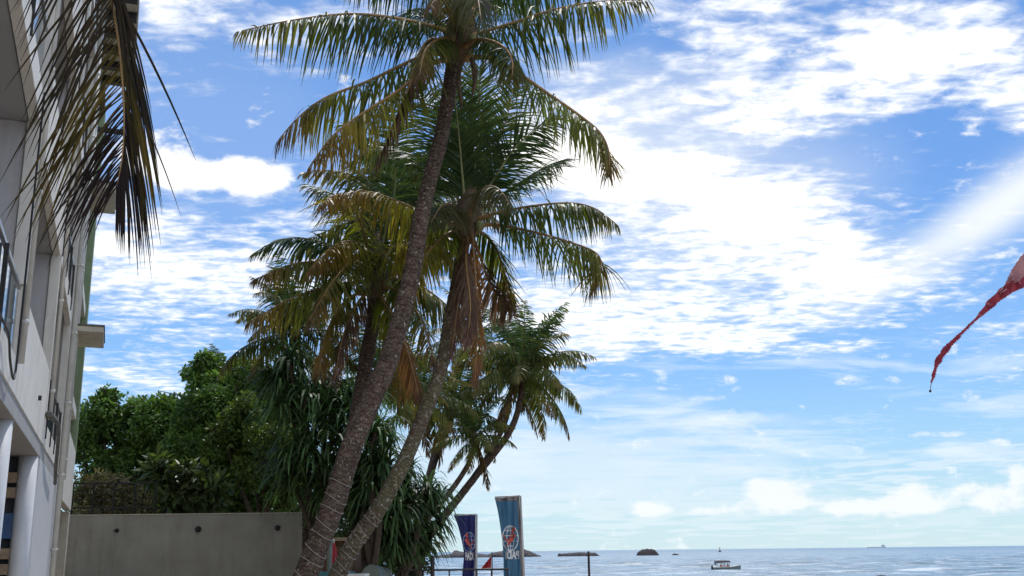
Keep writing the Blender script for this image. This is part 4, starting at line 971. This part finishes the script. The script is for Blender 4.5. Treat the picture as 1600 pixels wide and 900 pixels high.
# shop wall and shelves at the back of the open ground floor
part('back_panel', 'navy_door', [(17.0, 17.12, -4.7, -1.12, 0, 3.1)])
mb = MB()
for k in list(range(8))+[11, 12]: mb.fb(16.7, 16.98, -4.4, -1.27, .2+k*.21, .345+k*.21)
obj('timber_shelf', mb, M['woodl'], root)
part('tarp', 'blue', [(16.75, 16.97, -4.4, -1.27, 1.95, 2.3)], 0)
# drain pipes
for s, n, z0, z1, r in ((11.62, -.955, 3.6, ZT-.6, .035), (17.3, -.94, 3.7, ZT-.6, .03), (22.45, -.93, 0, ZT-.6, .055), (23.3, -.95, 0, 12, .04), (24.9, -.96, 3.3, 12, .03)):
    mb = MB(); p = B(s, n, 0); mb.tube([p+[0, 0, z0], p+[0, 0, z1]], [r, r], 10)
    for zz in np.arange(z0+.4, z1, 1.4): mb.tube([p+[0, 0, zz], p+[0, 0, zz+.05]], [r*1.25]*2, 10)
    obj('drain_pipe', mb, M['pipe'], root, True)
mb = MB(); mb.tube(catmull([B(17.6, -.92, 3.75), B(18.1, -.86, 3.72), B(18.6, -.86, 3.5), B(19.5, -.9, 3.2), B(20.6, -.94, 2.95)], 20), .03, 8); mb.tube([B(17.0, -.95, 3.74), B(17.62, -.9, 3.74)], .05, 8)
obj('waste_pipe', mb, M['grime'], root, True)
mb = MB(); mb.tube(catmull([B(9.2, -.96, 3.62), B(10.2, -.96, 3.62), B(10.6, -.96, 3.45), B(11.2, -.96, 3.4), B(11.25, -.96, 4.1), B(11.25, -.96, 6.4)], 30), .012, 6); obj('cable', mb, M['black'], root)
# lower wall strip beyond the pier and dark doorway
part('ground_wall', 'colw', [(22.2, 25.4, -1.5, -1.0, 0, 3.19)])
part('doorway', 'navy_door', [(25.6, 30.6, -1.5, -1.2, 0, 2.75)])
part('corner_strip', 'hood', [(30.8, 31.8, -1.5, -1.0, 0, 2.85)])
# end block: white parapet panel, green wall
part('end_parapet', 'white', [(25.52, 31.8, -1.16, -.99, 2.9, 4.5)])
part('green_wall', 'green', [(25.52, 31.8, -1.5, -1.17, 4.4, ZT)])
for z in FL[1:]:
    part('end_slab_edge', 'white', [(25.52, 31.8, -1.16, -1.05, z-.9, z-.62)])
part('green_fin', 'green', [(31.2, 31.82, -1.165, -.985, 4.51, ZT)])
part('end_strip', 'white', [(25.52, 26.1, -1.16, -1.0, 4.51, ZT)])
for z in (6.5, 9.85):
    part('window_hood', 'hood', [(24.6, 26.6, -.999, -.42, z, z+.12)])
    part('hood_stain', 'grime', [(24.58, 26.62, -1.0+.005, -.40, z+.123, z+.16)], 0)
part('bracket', 'black', [(25.5, 25.6, -.98, -.35, 11.55, 11.66)])
part('roof_eaves', 'hood', [(21, 27, -2.6, -.22, 13.5, 13.66)])
for k in range(7):
    part('rafter', 'black', [(21.2+k*.9, 21.42+k*.9, -1.0, -.25, 13.33, 13.497)])
part('roof_slab', 'grime', [(4, 31.8, -12, -1.0, ZT, ZT+.15)])
# weep-hole marks on the parapets
for z in FL[:2]:
    mb = MB(); c = B(15.3, -.99, z+.42); mb.tube([c-N*.02, c+N*.03], [.035, .035], 8); obj('weep_pipe', mb, M['black'], root)

# ------------------------------------------------------------------ hut, folded umbrella, beach furniture
def hut():
    Yh = 24.5; x0 = W(497, 860, Yh)[0]; x1 = W(556, 860, Yh)[0]; zt = W(525, 841, Yh)[2]
    root = thing('timber_hut', ((x0+x1)/2, Yh, 0), 'dark brown timber beach hut with flat pale roof edge behind the trunks', 'hut')
    mb = MB()
    for i, z in enumerate(np.arange(0, zt-.12, .17)):
        mb.bx(x0, x1, Yh+.02*(i % 2), Yh+.08+.02*(i % 2), z, z+.155)
    obj('plank_wall', mb, M['wood'], root)
    mb = MB(); mb.bx(x0, x1, Yh+.12, Yh+1.8, 0, zt-.1); obj('hut_body', mb, M['wood'], root)
    mb = MB(); mb.bx(x0-.15, x1+.12, Yh-.25, Yh+1.9, zt-.06, zt+.01); obj('roof', mb, M['woodl'], root)
    for x in (x0+.1, x1-.1):
        mb = MB(); mb.bx(x-.05, x+.05, Yh-.14, Yh-.04, 0, zt-.065); obj('post', mb, M['wood'], root)
hut()
def umbrella():
    Yu = 23.0; p = W(520, 900, Yu); x = p[0]; z1 = W(520, 846, Yu)[2]; z0 = W(520, 884, Yu)[2]
    root = thing('beach_umbrella', (x, Yu, 0), 'closed red beach umbrella standing before the timber hut', 'umbrella')
    mb = MB(); mb.tube([(x, Yu, 0), (x, Yu, z1+.05)], .02, 8); obj('pole', mb, M['polem'], root)
    mb = MB(); n = 24; zs = np.linspace(z1, z0-.1, 10); rs = np.interp(np.linspace(0, 1, 10), [0, .1, .7, .92, 1], [.01, .03, .1, .075, .1])
    V = [(x+math.cos(a)*r*(1+.28*math.cos(a*8+zz)), Yu+math.sin(a)*r*(1+.28*math.cos(a*8+zz)), zz) for zz, r in zip(zs, rs) for a in np.linspace(0, 2*math.pi, n, endpoint=False)]
    mb.add(V, [(i*n+j, (i+1)*n+j, (i+1)*n+(j+1) % n, i*n+(j+1) % n) for i in range(9) for j in range(n)]); obj('canopy', mb, M['pinkish'], root)
umbrella()
def green_post():
    Yp = 22.5; x = W(515, 870, Yp)[0]; z1 = W(513, 815, Yp)[2]
    mb = MB(); mb.tube([(x, Yp, 0), (x, Yp, z1*.5), (x, Yp, z1)], [.055, .05, .05], 10); mb.tube([(x, Yp, z1), (x, Yp, z1+.03)], [.07, .05], 10)
    tag(obj('timber_post', mb, M['canoe'], loc=(x, Yp, 0)), 'slim grey-green post standing just right of the tallest palm', 'post')
green_post()
def upturned_boat():
    Yb = 24.0; xa, xb = W(563, 895, Yb)[0], W(606, 895, Yb)[0]; zt = W(580, 882, Yb)[2]
    root = thing('upturned_boat', ((xa+xb)/2, Yb, 0), 'grey-green upturned boat hull resting under the screwpine', 'boat')
    mb = MB(); n = 12; m = 14; V = []
    for j in range(n+1):
        v = j/n
        for i in range(m+1):
            u = i/m; th = math.pi*u; w = (xb-xa)/2*(1-.25*v*v)
            V.append(((xa+xb)/2-.1+math.cos(th)*w, Yb+v*3.0, .55+(zt-.55)*(1-.12*v)*math.sin(th)**.75*(1+.08*math.cos(th))))
    mb.add(V, [(j*(m+1)+i, j*(m+1)+i+1, (j+1)*(m+1)+i+1, (j+1)*(m+1)+i) for j in range(n) for i in range(m)]+[tuple(range(m+1))]); obj('hull', mb, M['canoe'], root)
    mb = MB(); mb.bx(xa, xb-.2, Yb+.4, Yb+.5, 0, .6); mb.bx(xa, xb-.2, Yb+2.2, Yb+2.3, 0, .6); obj('trestle', mb, M['wood'], root)
upturned_boat()
def beach_table():
    Yt = 22.0; a, b_ = W(541, 898, Yt), W(574, 898, Yt); z = W(555, 896.5, Yt)[2]
    root = thing('beach_table', ((a[0]+b_[0])/2, Yt, 0), 'white topped high table beside the leaning trunk', 'table')
    mb = MB(); mb.bx(a[0], b_[0], Yt-.3, Yt+.3, z-.05, z); obj('table_top', mb, M['boatw'], root, bevel=.01)
    for sx in (a[0]+.04, b_[0]-.04):
        for sy in (-.25, .25): mb = MB(); mb.bx(sx-.02, sx+.02, Yt+sy-.02, Yt+sy+.02, 0, z-.052); obj('leg', mb, M['boatw'], root)
beach_table()
def chair(px, label):
    Yt = 22.4; c = W(px, 893, Yt); x = c[0]; z = c[2]
    root = thing('high_chair', (x, Yt, 0), label, 'chair', 'teal chairs at the high table')
    mb = MB(); mb.bx(x-.2, x+.2, Yt-.2, Yt+.2, z-.5, z-.45); obj('seat', mb, M['teal'], root, bevel=.01)
    mb = MB(); mb.bx(x-.2, x+.2, Yt-.22, Yt-.18, z-.25, z); obj('backrest', mb, M['teal'], root, bevel=.01)
    for sx in (-.18, .18):
        for sy in (-.18, .18): mb = MB(); mb.bx(x+sx-.02, x+sx+.02, Yt+sy-.018, Yt+sy+.018, 0, z-.505); obj('leg', mb, M['teal'], root)
        mb = MB(); mb.bx(x+sx-.02, x+sx+.02, Yt-.178, Yt-.15, z-.445, z-.02); obj('back_post', mb, M['teal'], root)
chair(509, 'teal high chair left of the lichen-spotted trunk'); chair(541, 'teal high chair right of the lichen-spotted trunk')

# ------------------------------------------------------------------ beach railing, posts, flags
def railing():
    Yr = 26.0; xa, xb = W(622, 890, Yr)[0], W(795, 890, Yr)[0]; z = W(700, 890.5, Yr)[2]
    root = thing('beach_railing', ((xa+xb)/2, Yr, 0), 'thin dark metal railing crossing in front of the banners', 'railing')
    zb = z
    mb = MB(); mb.tube([(xa, Yr, z), (xb, Yr, z)], .022, 8); obj('rail', mb, M['rusty'], root)
    mb = MB(); mb.tube([(xa, Yr, z-.55), (xb, Yr, z-.55)], .016, 8); obj('rail', mb, M['rusty'], root)
    for px in (628, 661, 702, 745, 768, 793):
        x = W(px, 890, Yr)[0]; mb = MB(); mb.tube([(x, Yr, 0), (x, Yr, z-.01)], .018, 7); obj('post', mb, M['rusty'], root)
    x0, x1 = W(655, 885, Yr)[0], W(672, 885, Yr)[0]; mb = MB(); mb.tube([(x0, Yr, z+.07), (x1, Yr, z+.07)], .02, 6); obj('rail', mb, M['rusty'], root)
railing()
def post(px, py, Y, r, label):
    p = W(px, py, Y); mb = MB(); mb.tube([(p[0], Y, -.2), (p[0], Y, p[2]-.05), (p[0], Y, p[2])], [r, r, r*.8], 10)
    for k in (.25, .5): mb.tube([(p[0], Y, p[2]*k), (p[0], Y, p[2]*k+.05)], [r*1.3]*2, 10)
    tag(obj('fence_post', mb, M['rusty'], loc=(p[0], Y, 0)), label, 'post', 'beach posts')
post(676, 868, 25.7, .05, 'stout dark post at the left end of the railing'); post(919.5, 861.5, 27.5, .03, 'lone slim post standing far right of the banners')

def text_mesh(s, size, bold=.012, shear=0):
    cu = bpy.data.curves.new('lettering', 'FONT'); cu.body = s; cu.size = size; cu.offset = bold; cu.align_x = 'CENTER'; cu.align_y = 'CENTER'; cu.shear = shear; cu.resolution_u = 3
    ob = bpy.data.objects.new('lettering_source', cu); COL.objects.link(ob)
    dg = bpy.context.evaluated_depsgraph_get(); dg.update()
    me = bpy.data.meshes.new_from_object(ob.evaluated_get(dg))
    V = np.array([v.co[:] for v in me.vertices]); Fc = [tuple(p.vertices) for p in me.polygons]
    bpy.data.objects.remove(ob); bpy.data.curves.remove(cu); bpy.data.meshes.remove(me)
    return V, Fc
def banner(label, Y, tl, tr, ledge, redge, emb, erx, ery, txt, tw, th, mat, mirror, lines='print', hem=True):
    """tl,tr top corners; ledge/redge: outline pixels from top to bottom"""
    base = W(redge[-1][0], redge[-1][1], Y); base[2] = 0
    root = thing('banner_flag', base, label, 'banner', 'tall dive school banners')
    Lc = catmull([W(a, b, Y) for a, b in ledge], 50); Rc = catmull([W(a, b, Y) for a, b in redge], 50)
    wdt = np.linalg.norm(Rc[0]-Lc[0])
    ph = tr[0]*.37
    def rip(u, z):   # fold depth
        return .05*np.sin(u*9+z*2.1+ph)*(1-u)*1.2+.028*np.sin(u*19-z*3.3+ph)+.02*np.sin(z*5+u*4)
    nu = 36
    u = np.linspace(0, 1, nu)
    Pm = Lc[:, None]*(1-u)[None, :, None]+Rc[:, None]*u[None, :, None]
    Pm[..., 1] += rip(u[None], Pm[..., 2])
    g = grid(Pm[..., 0], Pm[..., 1], Pm[..., 2]); obj('banner_cloth', g, M[mat], root, True)
    pm = MB(); top = Rc[0]+np.array([.035, 0, .02]); bot = np.array([Rc[-1][0]+.035, Y, 0]); pm.tube([bot, (bot+top)/2, top], [.045, .04, .03], 10); obj('pole', pm, M['polem'], root, True)
    hm = MB(); hm.tube([Lc[0]+[0, 0, .02], Rc[0]+[.03, 0, .02]], [.014, .02], 8); obj('top_batten', hm, M['polem'], root, True)
    if hem:
        q = MB(); a = grid(Pm[:3, :, 0], Pm[:3, :, 1]-.008, Pm[:3, :, 2]); obj('top_hem', a, M['hem'], root)
        b2 = grid(Pm[:, -4:, 0], Pm[:, -4:, 1]-.008, Pm[:, -4:, 2]); obj('sleeve', b2, M['hem'], root)
    def place(V2, c):
        """flat artwork (metres, x right, z up) laid on the cloth around c"""
        out = []
        for x, z in V2:
            p = np.array([c[0]+x, Y, c[2]+z])
            i = np.argmin(np.abs(Rc[:, 2]-p[2])); uu_ = np.clip((p[0]-Lc[i][0])/(Rc[i][0]-Lc[i][0]), 0, 1)
            p[1] = Y+rip(uu_, p[2])-.02; out.append(p)
        return out
    c = W(emb[0], emb[1], Y); sx = erx*Y/F; sz = ery*Y/F
    mb = MB()
    def line(pts, w=.011):
        pts = np.array(pts); T = np.gradient(pts, axis=0); T /= np.linalg.norm(T, axis=1)[:, None]+1e-9; Nn = np.stack([-T[:, 1], T[:, 0]], 1)*w
        A = place(pts+Nn, c); Bb = place(pts-Nn, c); mb.ribbons(np.array(A)[None], np.array(Bb)[None])
    th_ = np.linspace(0, 2*math.pi, 40)
    line(np.stack([np.cos(th_)*sx, np.sin(th_)*sz], 1), .012)
    for k in (.45,): line(np.stack([np.cos(th_)*sx*k, np.sin(th_)*sz], 1), .008)
    line([(0, -sz), (0, -sz*.3), (0, sz*.3), (0, sz)], .008)
    for k in (-.62, -.25, .2, .6):
        w = sx*math.sqrt(1-k*k); line([(-w, k*sz), (-w*.3, k*sz), (w*.3, k*sz), (w, k*sz)], .008)
    obj('globe_emblem', mb, M[lines], root)
    # swimming diver figure
    mb = MB(); sg = -1 if mirror else 1
    def poly(pts): 
        V = place([(-sg*x*sx, z*sz) for x, z in pts], c); V = np.array(V)-[0, .012, 0]; k = len(V); mb.add(V, [tuple(range(k))])
    poly([(-.75, -.05), (-.45, -.3), (0, -.42), (.35, -.2), (.45, .05), (.1, .1), (-.3, -.1)]); poly([(.25, .05), (.55, .0), (.7, .2), (.5, .38), (.28, .25)])
    poly([(-.2, -.1), (.12, .05), (.55, .7), (.4, .78)]); poly([(.38, .5), (.15, .78), (.5, .95), (.66, .62)])
    poly([(-.7, -.04), (-.95, .28), (-.8, .3), (-.5, -.15)]); poly([(-.2, -.3), (-.55, -.55), (-.4, -.62), (.0, -.42)])
    obj('diver_emblem', mb, M['printr'], root)
    V, Fc = text_mesh('PADI', 1.0, .055)
    x0, x1, y0, y1 = V[:, 0].min(), V[:, 0].max(), V[:, 1].min(), V[:, 1].max()
    V2 = np.stack([((V[:, 0]-x0)/(x1-x0)-.5)*tw*Y/F*(-1 if mirror else 1), ((V[:, 1]-y0)/(y1-y0)-.5)*th*Y/F], 1)
    c = W(txt[0], txt[1], Y); mb = MB(); mb.add(place(V2, c), Fc); obj('lettering', mb, M['print'], root)
banner('taller blue-grey banner with white globe, red diver and reversed lettering', 28.0, (773, 777), (812, 775),
       [(773, 778), (779, 805), (784, 840), (786.5, 870), (787, 900), (790, 930)], [(811, 776), (813, 815), (815, 860), (817, 900), (818, 930)],
       (797.5, 841), 12, 18.5, (800.5, 867), 21, 12.5, 'flag_teal', True)
banner('shorter navy banner with pale globe, red diver and white lettering', 32.0, (709, 805), (744, 804),
       [(709, 805), (716, 823), (722, 848), (724.5, 868), (722, 900), (723, 925)], [(743, 805), (742.5, 840), (742, 870), (741, 900), (741, 925)],
       (733, 847), 9.2, 14.5, (733.2, 869), 12.5, 12, 'flag_navy', False, 'printb', False)
def pennant():
    Yp = 30.0; q = Yp
    a, b_, c_ = W(768, 868, Yp), W(767.5, 889, Yp), W(750, 890, Yp)
    root = thing('warning_flag', (a[0]+.01, Yp, 0), 'small red and white triangular flag on a thin pole', 'flag')
    mb = MB(); mb.tube([(a[0]+.015, Yp, 0), (a[0]+.015, Yp, a[2]+.08)], .014, 8); obj('pole', mb, M['rusty'], root)
    def tri(mb, A, Bq, C, off):
        n = 8; V = []; Fc = []
        for i in range(n+1):
            for j in range(n+1):
                u = i/n; v = j/n; p = A*(1-u)+(Bq*(1-v)+C*v)*u; p = p+np.array([0, off+.03*math.sin(v*6+u*3), 0]); V.append(p)
        for i in range(n):
            for j in range(n): Fc.append((i*(n+1)+j, (i+1)*(n+1)+j, (i+1)*(n+1)+j+1, i*(n+1)+j+1))
        mb.add(V, Fc)
    m1 = MB(); tri(m1, a, b_, c_, 0); obj('white_border', m1, M['print'], root)
    m2 = MB(); tri(m2, a*.97+(b_+c_)*.015, b_*.95+a*.03+c_*.02+[0, 0, .02], c_*.9+b_*.1+[0, 0, .03], -.012); obj('red_field', m2, M['red'], root)
pennant()

# ------------------------------------------------------------------ torn pennant blowing in from the right
def streamer():
    Ys = 9.0
    pole_top = W(1700, 330, Ys+.6)
    root = thing('pennant_flag', (pole_top[0], pole_top[1], 0), 'torn faded red and white pennant with fringed crimson tail blowing at right', 'flag')
    mb = MB(); mb.tube([(pole_top[0], pole_top[1], 0), pole_top+[0, 0, .1]], [.03, .022], 10); obj('pole', mb, M['rusty'], root)
    up = catmull(IP([(1695, 318, .6), (1640, 360, .4), (1600, 395, .3), (1590, 408, .2), (1579, 425, .2), (1572, 440, .2), (1564, 455, .1)], Ys), 40)
    lo = catmull(IP([(1698, 420, .6), (1640, 425, .4), (1600, 437, .3), (1590, 440, .2), (1580, 446, .2), (1572, 452, .2), (1563, 459, .1)], Ys), 40)
    up = up+np.stack([0*up[:, 0], 0*up[:, 0], rng.normal(0, .006, 40)], 1)
    u = np.linspace(0, 1, 8)
    Pm = up[:, None]*(1-u)[None, :, None]+lo[:, None]*u[None, :, None]
    Pm[..., 1] += .06*np.sin(np.arange(40)*.4)[:, None]*np.sin(u*4)[None]
    obj('cloth', grid(Pm[..., 0], Pm[..., 1], Pm[..., 2]), M['redw'], root, True)
    def edge(pts, ws, n=160, fr=.3):
        C = catmull(IP(pts, Ys), n); wv = np.interp(np.linspace(0, 1, n), np.linspace(0, 1, len(ws)), ws)*Ys/F
        T = np.gradient(C, axis=0); T /= np.linalg.norm(T, axis=1)[:, None]; S = np.cross(T, [0, 1, 0]); S /= np.linalg.norm(S, axis=1)[:, None]
        k1 = wv*.55+fr*.012*rng.random(n)+fr*.012*(np.arange(n) % 4 == 0); k2 = wv*.55+fr*.012*rng.random(n)
        mb = MB(); tw = np.stack([0*wv, .6*wv*np.sin(np.arange(n)*.2), 0*wv], 1)
        mb.ribbons((C+S*k1[:, None]+tw)[None], (C-S*k2[:, None]-tw)[None]); return mb
    obj('red_border', edge([(1698, 432, .58), (1650, 432, .4), (1600, 441, .27), (1575, 452, .18), (1555, 468, .1), (1540, 483, .05), (1527, 497, 0)], [18, 17, 16, 14, 12, 9, 2.5]), M['crim'], root)
    obj('fringed_tail', edge([(1529, 495, 0), (1515, 508, 0), (1502, 521, 0), (1492, 531, .02), (1480, 543, .03), (1470, 557, .04), (1463, 570, .05), (1459, 585, .05), (1455, 598, .05)], [2.5, 2, 2.5, 4, 5.5, 7.5, 7, 4, 2.5, 1.2], 170, .7), M['crim'], root)
    e = IP([(1455, 598, .05), (1453.5, 611, .05)], Ys); mb = MB(); mb.tube([e[0], e[1]], [.003, .003], 5); mb.ball(e[1], .012, 8, 6); obj('end_cord', mb, M['black'], root)
streamer()
print('OBJECTS', len(bpy.data.objects), 'POLYS', sum(len(o.data.polygons) for o in bpy.data.objects if o.type == 'MESH'))
